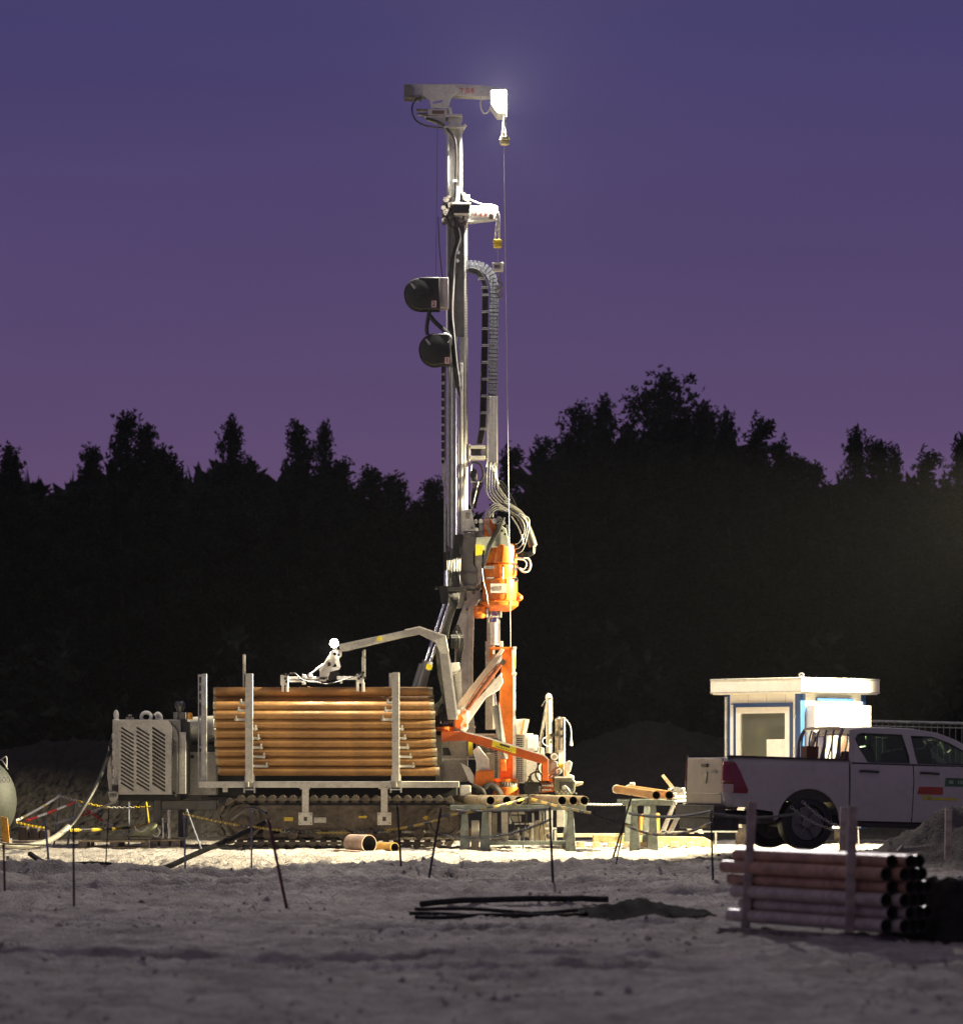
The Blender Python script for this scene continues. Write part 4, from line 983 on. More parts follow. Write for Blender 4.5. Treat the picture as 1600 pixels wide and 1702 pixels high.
# --- engine housing
m = MB().rect(197, 1196, 300, 1320, 59.05, 2.1); eh = m.obj('engine_housing', GREYD, rig, bev=.02)
holes = []
def lv(x, y, w_, dy, h_): return [(x, y), (x + 1.4, y - .9), (x + w_, y + dy), (x + w_, y + dy + h_), (x + w_ - 1.4, y + dy + h_ + .6), (x, y + h_)]
for c_, (x, w_) in enumerate(((200.5, 22), (226.5, 22), (252.8, 22))):
    for r_ in range(15):
        y = 1209 + r_ * 6.55
        holes.append(lv(x, y, w_, 12 if c_ < 2 else 12.5, 1.9 if c_ < 2 else 3.0))
m = MB().holed([(197, 1196.5), (276, 1196.5), (281, 1199), (285, 1206), (285, 1321), (197, 1321)], holes, 58.92, .03)
lp = m.obj('louvred_panel', GREY, eh, 'grey panel with four columns of slanting louvre slots')
holes = [lv(279.5 + 0, 1222 + r_ * 7.1, 14, 13, 3.0) for r_ in range(13)]
m = MB().holed([(277.5, 1204), (287, 1206), (294, 1216), (295.5, 1228), (295.5, 1321), (277.5, 1321)], holes, 58.97, .03); m.obj('corner_louvre', GREYD, eh)
m = MB().rect(198, 1203, 286, 1318, 59.03, .015); m.obj('radiator_core', mat('louvre_backing', (.11, .105, .095), .7, 0, .4, 30), eh)
m = MB().rect(187, 1196, 197.5, 1321, 58.96, .5)
for k in range(7): m.rect(186, 1219 + k * 15, 189, 1229 + k * 15, 58.94, .3)
m.obj('housing_corner', GREY, eh, bev=.008)
m = MB().rect(194, 1321, 300, 1331, 59.2, 1.8); m.obj('housing_belly', BLACK, eh, bev=.01)
m = MB().prism([(180, 1240), (186, 1262), (187, 1320), (182, 1320), (178, 1290)], 59.0, .2); m.prism([(179, 1316), (196, 1316), (194, 1332), (188, 1334), (182, 1330)], 58.94, .2); m.obj('rear_bracket', GREY, eh, bev=.006)
m = MB().rect(186, 1306, 196.5, 1315, 58.92, .04)
for k in range(4): m.rect(182.5 + k * 3.1, 1319, 184 + k * 3.1, 1325, 58.93, .02)
m.obj('bracket_slots', BLACK, eh)
for cx_, kind in ((193, 0), (243, 1), (262.5, 2)):
    b = MB()
    if kind == 1:
        n_ = 26; c = P(cx_, 1192, 59.1)
        for k in range(20):
            a0, a1 = k * 2 * math.pi / 20, (k + 1) * 2 * math.pi / 20
            b.cyl(c + Vector((.082 * math.cos(a0), 0, .075 * math.sin(a0))), c + Vector((.082 * math.cos(a1), 0, .075 * math.sin(a1))), .03, n=8)
    elif kind == 0: b.tube([(192, 1197, 59.1), (190.5, 1187, 59.1), (193, 1182, 59.1), (195.5, 1187, 59.1), (195, 1197, 59.1)], .02, n=8); b.rod((193, 1197, 59.1), (193, 1183, 59.1), .03)
    else: b.tube([(257, 1190, 59.1), (262, 1186, 59.1), (267, 1190, 59.1), (267.5, 1197, 59.1)], .028, n=8); b.rect(258, 1189, 265, 1197, 59.15, .1)
    b.obj('lifting_eye', WHITE, eh)
MB().rect(209, 1192, 221, 1196.5, 59.1, .12).rod((213, 1190, 59.15), (219, 1190, 59.15), .02).obj('filler_cap', STEEL, eh)
m = MB(); m.lathe(P(299, 1184, 59.2), [(.055, 0), (.06, .05), (.085, .09), (.09, .13), (.07, .165), (.06, .172), (.06, .185)], 16); m.obj('exhaust_bowl', mat('smoked_glass', (.04, .045, .045), .12, 0, .1, 8, spec=.8), eh)
m = MB().rect(288, 1184, 295, 1206, 59.1, .3); m.rect(293, 1184, 307, 1196, 59.15, .3); m.obj('filter_box', GREYD, eh, bev=.008)
m = MB().rect(297, 1196, 309, 1219, 59.12, .3); m.obj('vent_box', BLACK, eh)
m = MB().rect(296.5, 1217, 309, 1320, 59.05, .6); m.obj('end_panel', GREY, eh, bev=.008); m = MB().rect(309, 1200, 313, 1320, 59.1, 1.4); m.obj('panel_gap', BLACK, eh)
m = MB(); m.lathe(P(315, 1196, 59.25), [(.055, 0), (.055, .07), (.045, .10), (.015, .115)], 16); m.obj('beacon', mat('amber_beacon', (.9, .40, .03), .25), eh)
m = MB(); c0 = P(313, 1216, 59.9); c1 = P(357, 1213, 59.9); m.cyl(c0, c1, .235, n=24); m.obj('white_tank', WHITE, eh)
m = MB().rect(313, 1250, 360, 1322, 59.45, 1.0); m.obj('lower_locker', GREY, eh, bev=.012); m = MB().rect(313, 1238, 360, 1250, 59.5, .8); m.obj('dark_gap', BLACK, eh); m = MB().disc(319.5, 1258, .03, 59.43, .03); m.obj('locker_latch', BLACK, eh)
# rear stabiliser legs
for x0, x1, y0, y1 in ((277, 284, 1346, 1396), (268, 273, 1360, 1396)):
    MB().rod(((x0 + x1) / 2, y0, 59.3), ((x0 + x1) / 2, y1, 59.3), (x1 - x0) * .0049, n=14).obj('stabiliser_leg', CHROME, rig)
MB().rect(255, 1330, 268, 1372, 59.5, .2).obj('stabiliser_post', GREYD, rig, bev=.01)
MB().rect(268.5, 1331, 360, 1346, 59.4, .4).obj('stabiliser_housing', GREYD, rig, bev=.01)
MB().rect(296, 1346.5, 310, 1392, 60.3, .3).obj('stabiliser_post', GREYD, rig, bev=.01)
MB().rect(262, 1396, 296, 1399, 59.1, .5).obj('stabiliser_foot', STEEL, rig)
# --- pipe cassette on the near side
m = MB().rect(330, 1299, 763, 1309.5, 58.50, .12); rk = m.obj('pipe_rack', GREY, rig, 'grey rack carrying the stack of casings', bev=.008)
for x in (410, 656):
    MB().rect(x, 1300, x + 3, 1308, 58.3, .9).obj('cross_beam', GREY, rk)
def channel(x0, x1, y0, y1, d, w_=.08):
    return MB().rect(x0, y0, x1, y1, d, .02).rect(x0, y0, x0 + 1.6, y1, d + .02, w_).rect(x1 - 1.6, y0, x1, y1, d + .02, w_)
channel(407.5, 420, 1120, 1301, 58.42).obj('rack_post', GREY, rk, bev=.004)
channel(651.5, 663.5, 1118, 1299, 58.42).obj('rack_post', GREY, rk, bev=.004)
channel(336, 343.5, 1120, 1300, 58.60).obj('rack_post', GALV, rk, bev=.004)
b = MB().rect(329, 1121, 331, 1300, 59.15, .08); b.rect(334, 1121, 336, 1300, 59.15, .08)
for y in (1121, 1135, 1149, 1163, 1190, 1215, 1240, 1270, 1295): b.rect(331, y, 334, y + 4, 59.16, .06)
b.obj('ladder_post', GALV, rk)
MB().rect(403.5, 1088, 407.5, 1160, 59.15, .06).rect(406, 1120, 410, 1148, 59.15, .06).obj('rear_post', GREY, rk)
MB().rect(646.5, 1119, 652, 1145, 59.15, .08).obj('rear_post', GREY, rk)
for x in (413.5, 657): 
    MB().rect(x - 9, 1298, x - 6.5, 1318, 58.45, .04).rect(x + 8, 1298, x + 10.5, 1318, 58.45, .04).rect(x - 9, 1298, x + 10, 1300.3, 58.44, .04).rect(x - 9, 1311.5, x + 10, 1313.5, 58.44, .04).obj('clamp_bolts', GALV, rk)
    MB().prism([(x - 7, 1300), (x - 7, 1290), (x - 4, 1284), (x + 6, 1284), (x + 9, 1290), (x + 9, 1300)], 58.47, .06).obj('post_foot', GREY, rk)
for x0, x1 in ((502, 513), (633, 644)):
    b = MB().rect(x0, 1309.5, x1, 1356, 58.52, .07); b.obj('rack_leg', GREY, rk, bev=.004)
    cx_ = (x0 + x1) / 2
    MB().holed([(cx_ - 11.5, 1351), (cx_ + 11.5, 1351), (cx_ + 11.5, 1371.5), (cx_ - 11.5, 1371.5)], [[(cx_ - 3, 1358), (cx_ + 3, 1358), (cx_ + 3, 1365), (cx_ - 3, 1365)]], 58.50, .05).obj('leg_plate', GREY, rk)
    b = MB()
    for q in ((-9, 1354), (9, 1354), (-9, 1368.5), (9, 1368.5)): b.disc(cx_ + q[0], q[1], .014, 58.48, .03, 8)
    b.obj('plate_bolt', STEEL, rk)
    MB().rect(x0 - 4, 1309.5, x1 + 2, 1312, 58.5, .1).obj('leg_cap', GREY, rk)
MB().rect(370, 1309, 378, 1317, 58.55, .06).obj('rack_tab', GREY, rk)
# pipes in the cassette and their finger clamps
rows = [(1150.0, 359, 712, 59.05), (1162.5, 359, 714, 59.2), (1174, 358.5, 714, 58.8), (1188.5, 359, 716, 58.76), (1204, 360, 716, 58.76), (1219.5, 360, 717, 58.76), (1235, 361, 717, 58.76), (1250.5, 362, 719, 58.76), (1265.8, 363.5, 719, 58.76), (1281.8, 366, 723, 58.76)]
ORD = ['topmost', 'second from the top', 'third from the top', 'fourth from the top', 'fifth from the top', 'fifth from the bottom', 'fourth from the bottom', 'third from the bottom', 'second from the bottom', 'lowest']
for i, (y, x0, x1, d) in enumerate(rows):
    a, b_ = P(x0, y, d), P(x1, y - (0 if i else .5) + uni(-.5, .5), d)
    t = thing('casing_pipe', 'rust orange casing pipe in the rack on the rig, ' + ORD[i], 'pipe', ((a.x + b_.x) / 2, d, a.z - .076), 'orange casing pipes stacked in the rack')
    MB().pipe(a, b_, .0765, .008, 24).obj('tube', [PIPE, INNER], t)
    MB().pipe(b_ - Vector((.07, 0, 0)), b_ + Vector((.07, 0, 0)), .0665 if i % 2 else .070, .008, 24).obj('threaded_end', [PIPEB, INNER], t)
    MB().pipe(a - Vector((.04, 0, 0)), a + Vector((.03, 0, 0)), .071, .008, 24).obj('collar', [PIPEB, INNER], t)
FL = {3: (396, 639), 4: (392, 633), 2: (400, 640)}
for i, (y, x0, x1, d) in enumerate(rows[:-1]):
    yy = (y + rows[i + 1][0]) / 2
    for side, xp in ((0, 413.5), (1, 657)):
        if i in (1, 2, 3): x = (396 if side == 0 else 640) - (i - 2) * 4; rng = (x, xp - 5)
        elif i >= 4: x = xp + 11 + (i - 4) * 4.6; rng = (xp + 5, x)
        else: continue
        b = MB().rect(min(rng), yy - 2, max(rng), yy + 2, 58.58, .05); b.rect(x - 1.2, yy - 6.5, x + 1.2, yy + 3, 58.55, .05)
        b.rect(x - 3, yy - .8, x + 3, yy + 1.4, 58.56, .04); b.disc(xp + (5 if i >= 4 else -5), yy, .03, 58.5, .08, 8)
        b.obj('finger_clamp', GREY, rk)
# --- loading crane
m = MB().prism([(562, 1071), (672, 1048), (673, 1046), (697, 1041.5), (741, 1057), (746, 1084), (741, 1087), (731, 1086), (726, 1074), (724, 1068), (697, 1054.5), (673, 1059), (577, 1082), (566, 1083)], 58.9, .16)
cr = m.obj('loading_crane', GREY, rig, 'grey knuckle arm of the loading crane', bev=.008)
m = MB().prism([(730, 1085), (745, 1082), (751, 1120), (757, 1165), (760, 1196), (744, 1196), (738, 1150)], 58.92, .14); m.obj('crane_upright', GREY, cr, bev=.008)
m = MB().prism([(723, 1072), (733, 1086), (745, 1150), (752, 1200), (745, 1202), (735, 1160), (727, 1120)], 59.08, .12); m.obj('crane_back_plate', SLEEVE, cr)
m = MB().prism([(743, 1082), (745.5, 1082), (752, 1120), (761, 1190), (758, 1192)], 58.90, .05); m.prism([(672, 1046.5), (697, 1041), (741, 1056), (741, 1058), (697, 1043), (673, 1048)], 58.885, .03); m.obj('crane_lit_edge', WHITE, cr)  # white strips stand in for light catching the grey arm's edges
m = MB().prism([(748, 1102), (763, 1101), (765, 1114), (753, 1124), (750, 1112)], 59.2, .12); m.prism([(755, 1122), (767, 1112), (768, 1180), (762, 1188)], 59.25, .1); m.obj('crane_mount', WHITE, cr, bev=.004)
m = MB().prism([(626, 1061), (630, 1057.5), (634, 1060), (634, 1064.5), (627, 1066)], 58.885, .012); m.obj('warning_sticker', YELS, cr)
# white gripper link and frame
m = MB().holed([(557, 1078), (568, 1082), (567, 1091), (563, 1095), (566, 1108), (563, 1113), (548, 1117), (547, 1121), (541, 1133), (531, 1132), (531, 1117), (548, 1090)],
               [[(554, 1084), (559, 1085.5), (558, 1090), (553, 1088.5)], [(561, 1086), (565, 1087.5), (564, 1091), (560, 1090.5)], [(552, 1109), (557, 1102), (560, 1108)], [(545, 1100), (549, 1101), (549, 1107), (544, 1108)]], 58.92, .12)
gp = m.obj('gripper', WHITE, rig, 'pipe gripper hanging on the top casing')
MB().prism([(551, 1082), (555, 1078), (532, 1117), (530, 1114)], 58.88, .2).obj('gripper_edge', WHITE, gp)
MB().rod((537, 1104, 58.95), (514, 1122, 58.95), .016).rod((516, 1119, 58.95), (513, 1124, 58.95), .025).obj('gripper_strut', WHITE, gp)
MB().rect(479, 1125, 545, 1129.5, 58.92, .08).rect(479, 1131, 533, 1134, 58.92, .08).rect(560, 1124, 598, 1130, 58.92, .08).rect(502, 1121, 508, 1126, 58.9, .12).rect(502, 1133, 508, 1138, 58.9, .12).rect(565, 1131, 569, 1136, 58.9, .12).rect(513, 1122, 519, 1126, 58.9, .12).obj('gripper_frame', WHITE, gp, bev=.003)
MB().rect(466, 1122, 479, 1139, 58.86, .16).rect(468, 1136, 471.5, 1150, 58.84, .1).rect(475, 1134, 479, 1150, 58.84, .1).obj('gripper_claw', WHITE, gp, bev=.003)
MB().rect(592, 1120, 604, 1136, 58.86, .16).rect(592, 1134, 596, 1149, 58.84, .1).rect(601, 1134, 605.5, 1150, 58.84, .1).obj('gripper_claw', WHITE, gp, bev=.003)
MB().rect(601, 1092, 607, 1125, 58.86, .08).rect(604, 1080, 607, 1094, 58.86, .08).rect(602, 1082, 603.5, 1092, 58.86, .06).obj('gripper_prong', GREY, gp)
b = MB()
for x, y in ((473, 1121), (478, 1122), (474, 1128), (476, 1133), (597, 1120), (600, 1125), (604, 1118), (606, 1127), (596, 1128), (548, 1104), (538, 1128)): b.disc(x, y, .022, 58.82, .06, 8)
b.obj('gripper_pin', BLACK, gp)['kind'] = 'stuff'
MB().prism([(545, 1117), (562, 1116), (566, 1126), (545, 1132)], 58.98, .1).obj('gripper_motor', BLACK, gp)
MB().tube([(481, 1119.5, 58.85), (491, 1120, 58.84), (499, 1128, 58.82), (512, 1133, 58.82), (528, 1134, 58.84)], .012).tube([(528, 1135, 58.84), (545, 1137, 58.82), (562, 1133, 58.82), (585, 1126, 58.84), (595, 1122, 58.85)], .009).obj('gripper_hose', RUBBER, gp)
# crane lamp
c = P(554, 1069, 58.86)
b = MB(); b.lathe(c + Vector((0, .13, 0)), [(.075, 0), (.07, .03), (.05, .09), (.02, .11)], 16, axis=(.3, 1, .05)); cl = b.obj('work_lamp', BLACK, rig, 'lit round work lamp at the end of the crane arm')
b = MB(); b.lathe(c + Vector((0, .10, 0)), [(.055, 0), (.072, .02), (.072, .035)], 20, axis=(.3, 1, .05)); b.obj('lamp_lens', LENS, cl)
# tilt cylinders of the mast
for dx in (0, 8):
    MB().rod((738 + dx, 1004, 59.35), (706 + dx, 1103, 59.35), .027, n=12).obj('mast_cylinder_rod', CHROME, rig)
MB().rod((711, 1099, 59.33), (697, 1150, 59.33), .085, n=16).rod((702, 1104, 59.45), (688, 1150, 59.45), .06, n=12).obj('mast_cylinder', mat('blue_grey_paint', (.14, .14, .15), .35, 0, .1, 8), rig, bev=0)
MB().prism([(709, 1103.5), (719, 1105.5), (717, 1114), (707, 1112)], 59.235, .01).obj('warning_sticker', YELS, rig)
b = MB()
for k in range(9):
    b.tube([(741 + k * 3, 905 + k * 2, 59.5), (743 + k * 2.6, 945, 59.46), (744 + k * 2.4, 975, 59.44), (745 + k * 2.0, 1000, 59.42), (739 + k * 1.8, 1020, 59.4), (732 + k * 1.8, 1045, 59.4), (728 + k * 2, 1062, 59.42)], .011)
b.obj('mast_hoses', HOSE, rig)
MB().rect(744, 976, 770, 983, 59.36, .12).disc(725, 977, .03, 59.4, .2, 8).prism([(729, 975), (745, 972), (748, 1000), (740, 1010), (732, 1000)], 59.44, .14).prism([(736, 918), (748, 916), (750, 945), (742, 975), (737, 945)], 59.55, .14).obj('hose_bracket', BLACK, rig)
MB().rod((741, 948, 59.4), (741, 974, 59.4), .022).obj('short_cylinder', CHROME, rig)
b = MB()
for k in range(5):
    b.tube([(750 + k * 3, 1078, 59.35), (751 + k * 3, 1060, 59.33), (758, 1040 + k * 3, 59.32), (765 - k * .3, 1046 + k * 2, 59.33), (768 - k * 3 + 2, 1070, 59.35), (765 - k * 1.5, 1100, 59.37), (763, 1140, 59.4)], .011)
b.obj('hanging_hose_loops', HOSE, rig)
MB().rect(749, 1055, 770, 1057.5, 59.26, .03).rect(750, 1058.5, 769, 1060.5, 59.26, .03).obj('loop_clamp', GALV, rig)
b = MB().prism([(737, 1150), (745, 1152), (741, 1165), (735, 1182), (724, 1190), (718, 1185), (722, 1170), (730, 1165)], 59.15, .14); b.obj('plastic_wrap', mat('dirty_plastic_wrap', (.42, .44, .30), .35, 0, .3, 18, .6, 30), rig, bev=.02)
# --- ropes, slings and hook blocks
MB().rod((837.5, 238, 59.4), (848.5, 1076, 59.4), .0055, n=6).obj('winch_rope', mat('bright_rope', (.62, .60, .56), .5), rig, 'long thin steel winch rope')
def sling(x, y0, y1, d):
    b = MB().rod((x, y0 - 8, d), (x, y0 + 2, d), .012)
    for s_ in (-1, 1):
        n = 9
        for k in range(n):
            f0, f1 = k / n, (k + 1) / n
            b.rod((x + s_ * 3.6 * f0 - .5, y0 + (y1 - y0) * f0, d + (.01 if k % 2 else -.01)), (x + s_ * 3.6 * f1 - .5, y0 + (y1 - y0) * f1, d), .013 if k % 2 else .018, n=6)
    return b.obj('chain_sling', WHITEP, rig)
s1 = sling(838.5, 196, 228, 59.4)
MB().lathe(P(838.5, 241, 59.4), [(.05, 0), (.075, .015), (.08, .05), (.06, .07), (.085, .09), (.075, .13), (.05, .135)], 14).obj('sling_ring', mat('pale_yellow_plastic', (.8, .72, .35), .4), s1)
s2 = sling(826.5, 364, 400, 59.5)
MB().tube([(826, 349, 59.5), (829, 356, 59.5), (830.5, 372, 59.5), (830, 395, 59.5)], .01).obj('sling_strap', WHITEP, s2)
MB().lathe(P(826.5, 412, 59.5), [(.05, 0), (.068, .015), (.072, .06), (.06, .075), (.074, .10), (.07, .13), (.04, .14)], 14).obj('sling_ring', YEL, s2)
MB().rod((827.5, 411, 59.5), (828, 436, 59.5), .008).obj('hook_line', GALV, rig)
MB().holed([(819.5, 435.5), (835.5, 435.5), (837, 437), (836.5, 449), (835, 450.5), (820, 450.5), (818.5, 449), (818, 437)], [[(821, 439), (832.5, 439), (832.5, 446), (821, 446)]], 59.44, .12).rect(822, 437, 833, 448, 59.53, .04).obj('hook_block', WHITEP, rig, bev=.006)
b = MB()
b.tube([(829, 451, 59.5), (830, 458, 59.5), (827, 466, 59.5), (829, 470, 59.5)], .014)
b.tube([(829, 468, 59.5), (833, 471, 59.5), (833, 477, 59.5), (828, 480, 59.5), (826, 476, 59.5)], .016)
b.tube([(830, 476, 59.5), (832, 484, 59.5), (834, 490, 59.5), (831, 496, 59.5), (827.5, 491, 59.5), (829, 484, 59.5)], .013)
b.obj('hook', STEEL, rig)
# lit lens of the jib lamp
MB().prism([(817, 150), (840, 149), (840, 186), (827, 186), (817, 171)], 59.60, .02).obj('lamp_lens', LENS, lampb)
MB().rect(840.5, 151, 842, 184, 59.66, .5).obj('lamp_lens', LENS, lampb)
# ------------------------------------------------------------------ pickup truck (built at the origin: X forward, Y left, Z up)
def glass(name, col, gl=0.06):
    m = bpy.data.materials.new(name); m.use_nodes = True; t = m.node_tree
    for n in list(t.nodes): t.nodes.remove(n)
    o = t.nodes.new('ShaderNodeOutputMaterial'); mx = t.nodes.new('ShaderNodeMixShader'); tr = t.nodes.new('ShaderNodeBsdfTransparent'); g = t.nodes.new('ShaderNodeBsdfGlossy'); f = t.nodes.new('ShaderNodeFresnel')
    tr.inputs[0].default_value = (*col, 1); g.inputs['Roughness'].default_value = gl; f.inputs[0].default_value = 1.45
    t.links.new(f.outputs[0], mx.inputs[0]); t.links.new(tr.outputs[0], mx.inputs[1]); t.links.new(g.outputs[0], mx.inputs[2]); t.links.new(mx.outputs[0], o.inputs[0])
    return m
GLASS = glass('car_glass', (.78, .90, .82))
CARW = mat('white_car_paint', (.50, .475, .455), .22, 0, .03, 2, spec=.6, dirt=.12)
GRIME = mat('dusty_black_plastic', (.06, .055, .05), .7, 0, .3, 7, .2, 40, dirt=.5)
TAILR = mat('red_tail_lens', (.22, .006, .01), .12, 0, .1, 10, spec=.9)
TAILC = mat('clear_tail_lens', (.55, .42, .38), .15, 0, .1, 10, spec=.9)
FABD = mat('dark_seat_fabric', (.03, .03, .032), .9, 0, .2, 20)
def yb(z):
    if z < .5: return .86 + .055 * (z - .2) / .3
    if z < 1.27: return .915 + .012 * math.sin((z - .5) / .77 * math.pi)
    return .90 - .235 * ((z - 1.27) / .53) ** 1.1
def skin(outline, holes, side, th=.02, off=0.0):
    bm = bmesh.new(); ed = []
    for lp_ in [outline] + holes:
        vs = [bm.verts.new((x, 0, z)) for x, z in lp_]
        ed += [bm.edges.new((vs[i], vs[(i + 1) % len(vs)])) for i in range(len(vs))]
    bmesh.ops.triangle_fill(bm, use_beauty=True, edges=ed)
    for k in range(9, 37):
        bmesh.ops.bisect_plane(bm, geom=list(bm.verts) + list(bm.edges) + list(bm.faces), plane_co=(0, 0, k * .05), plane_no=(0, 0, 1))
    for v in bm.verts: v.co.y = side * (yb(v.co.z) + off)
    g = bmesh.ops.extrude_face_region(bm, geom=list(bm.faces))
    for q in g['geom']:
        if isinstance(q, bmesh.types.BMVert): q.co.y -= side * th
    bm.verts.index_update()
    mb = MB(); mb.add([tuple(v.co) for v in bm.verts], [tuple(v.index for v in f.verts) for f in bm.faces]); bm.free()
    return mb
def arc(cx, cz, r, a0, a1, n=14): return [(cx + r * math.cos(R(a0 + (a1 - a0) * i / n)), cz + r * math.sin(R(a0 + (a1 - a0) * i / n))) for i in range(n + 1)]
tk = thing('pickup_truck', 'white double cab pickup truck parked before the bright cabin, seen from its rear quarter', 'pickup truck', (0, 0, 0))
RW = [(.80, 1.70), (.755, 1.64), (.80, 1.50), (.90, 1.31), (1.545, 1.31), (1.545, 1.40), (1.49, 1.715), (.86, 1.72)]
FW = [(1.68, 1.31), (1.655, 1.45), (1.63, 1.705), (1.95, 1.70), (2.2, 1.62), (2.75, 1.33), (2.74, 1.31)]
for s in (-1, 1):
    skin([(-1.17, .60), (-1.17, 1.315), (.595, 1.315), (.61, .45), (.49, .42)] + arc(0, .42, .485, 2, 178) + [(-.52, .42), (-.55, .55), (-1.0, .60)], [], s).obj('bed_side', CARW, tk, bev=.004)
    b = MB(); b.box((-.33, s * .885, 1.325), (1.84, .07, .03)); b.obj('bed_rail', GRIME, tk)
    # arch lip
    b = MB(); b.tube([(x, s * .905, z) for x, z in arc(0, .42, .49, 3, 177, 12)], .022, world=True, n=6, sub=1); b.obj('arch_lip', CARW, tk)
    skin([(.635, .45), (.625, 1.27), (1.585, 1.27), (1.60, 1.1), (1.585, .45)], [], s).obj('rear_door', CARW, tk, bev=.004)
    skin([(1.60, .45), (1.615, 1.1), (1.60, 1.27), (2.72, 1.27), (2.66, .9), (2.58, .45)], [], s).obj('front_door', CARW, tk, bev=.004)
    skin([(.625, 1.28), (.645, 1.5), (.66, 1.68), (.72, 1.77), (.95, 1.80), (1.75, 1.80), (2.05, 1.765), (2.35, 1.66), (2.95, 1.30), (2.95, 1.28)], [RW, FW], s, off=-.004).obj('cab_pillars', CARW, tk, bev=.004)
    for win, nm in ((RW, 'rear_window'), (FW, 'front_window')): skin(win, [], s, .005, -.02).obj(nm, GLASS, tk)
    b = MB()
    for win in (RW, FW): b.tube([(x, s * (yb(z) - .002), z) for x, z in win + win[:1]], .009, world=True, n=5, sub=1)
    b.box((1.7, s * (yb(1.285) + .002), 1.285), (2.1, .012, .018)); b.obj('window_trim', BLACKP, tk)
    b = MB(); b.box((.965, s * (yb(1.5) - .015), 1.5), (.012, .01, .42)); b.obj('quarter_bar', BLACKP, tk)
    skin([(2.68, .9), (2.74, 1.27), (2.98, 1.27), (3.5, 1.18), (3.95, 1.05), (4.02, .8), (4.0, .5), (3.6, .45)] + arc(3.08, .42, .485, 2, 178) + [(2.60, .45)], [], s).obj('front_wing', CARW, tk, bev=.004)
    for dx, z_ in ((.86, 1.165), (1.80, 1.165)):
        b = MB(); y0 = s * (yb(z_) + .012)
        b.tube([(dx - .10, y0, z_), (dx - .06, y0 + s * .018, z_ + .006), (dx + .1, y0 + s * .022, z_ + .003), (dx + .16, y0 + s * .018, z_), (dx + .19, y0, z_)], .018, world=True, n=8)
        b.obj('door_handle', BLACKP, tk)
    # tail lamp cluster wraps the corner
    def corner(z0, z1, off, nm, m_):
        vs, fs, n_, nz = [], [], 8, 6
        for j in range(nz + 1):
            z = z0 + (z1 - z0) * j / nz
            for i in range(n_ + 1):
                a = math.pi / 2 * i / n_; r_ = .125 + off
                vs.append((-1.165 - r_ * math.sin(a) * (1 - .15 * ((z - .95) / .4) ** 2), s * (yb(z) - .125 + r_ * math.cos(a)), z))
        for j in range(nz): fs += [(j * (n_ + 1) + i, j * (n_ + 1) + i + 1, (j + 1) * (n_ + 1) + i + 1, (j + 1) * (n_ + 1) + i) for i in range(n_)]
        o_ = MB().add(vs, fs).obj(nm, m_, tk); sd = o_.modifiers.new('thick', 'SOLIDIFY'); sd.thickness = .012; return o_
    corner(.60, 1.315, 0, 'bed_corner', CARW)
    corner(.93, 1.25, .012, 'tail_light', TAILR); corner(.81, .925, .012, 'reversing_lens', TAILC)
    skin([(-1.17, .80), (-1.17, 1.25), (-1.13, 1.22), (-1.06, 1.10), (-.99, .95), (-.94, .85), (-.95, .80)], [], s, .03, .012).obj('tail_light', TAILR, tk, bev=.006)
    b = MB(); b.box((1.6, s * .80, .40), (1.9, .12, .05)); b.obj('side_step', GRIME, tk)
for ax in (0, 3.08):
    for s in (-1, 1):
        b = MB(); b.lathe((ax, s * .645, .395), [(.26, 0), (.35, .0), (.388, .03), (.394, .07), (.394, .17), (.385, .22), (.34, .245), (.27, .24), (.26, .0)], 40, axis=(0, s, 0), caps=False); wh = b.obj('tyre', RUBBER, tk)
        b = MB(); b.lathe((ax, s * .665, .395), [(.262, 0), (.262, .17), (.245, .20), (.245, .16), (.09, .15), (.07, .19), (.02, .19)], 32, axis=(0, s, 0))
        for k in range(6):
            a = k * math.pi / 3; b.beam((ax + .08 * math.cos(a), s * .837, .395 + .08 * math.sin(a)), (ax + .24 * math.cos(a), s * .85, .395 + .24 * math.sin(a)), .02, .06, (0, 1, 0))
        b.obj('rim', mat('dusty_dark_rim', (.20, .19, .18), .5, .2, .2, 10), wh)
        b = MB(); b.lathe((ax, s * .655, .395), [(.375, .212), (.385, .222), (.35, .246), (.345, .236)], 40, axis=(0, s, 0), caps=False); b.obj('sidewall_rib', mat('dusty_rubber', (.05, .045, .042), .8), wh)
b = MB(); b.box((-1.268, 0, .965), (.05, 1.565, .69)); b.obj('tailgate', mat('dimmed_tailgate_paint', (.38, .365, .355), .3, 0, .08, 3, dirt=.2), tk, bev=.045)  # car white darkened here to tone down lamplight falling on the gate
b = MB(); b.box((-1.298, 0, .78), (.012, 1.4, .02)); b.obj('tailgate_crease', MATS['dimmed_tailgate_paint'], tk, bev=.005)
b = MB(); b.box((-1.305, -.05, 1.19), (.03, .26, .05)); b.obj('tailgate_handle', GRIME, tk, bev=.008)
b = MB(); b.add([(-1.306, .1, 1.10), (-1.306, -.16, 1.10), (-1.306, -.12, .93), (-1.306, .06, .93), (-1.29, .1, 1.10), (-1.29, -.16, 1.10), (-1.29, -.12, .93), (-1.29, .06, .93)], [(0, 1, 2, 3), (4, 5, 6, 7), (0, 1, 5, 4), (1, 2, 6, 5), (2, 3, 7, 6), (3, 0, 4, 7)]); b.obj('number_plate_recess', STEEL, tk)
b = MB()
for k in range(4): b.box((-1.304, -.34 - k * .07, 1.10), (.01, .05, .05))
b.obj('tailgate_badge', mat('badge_grey', (.3, .28, .27), .4), tk)
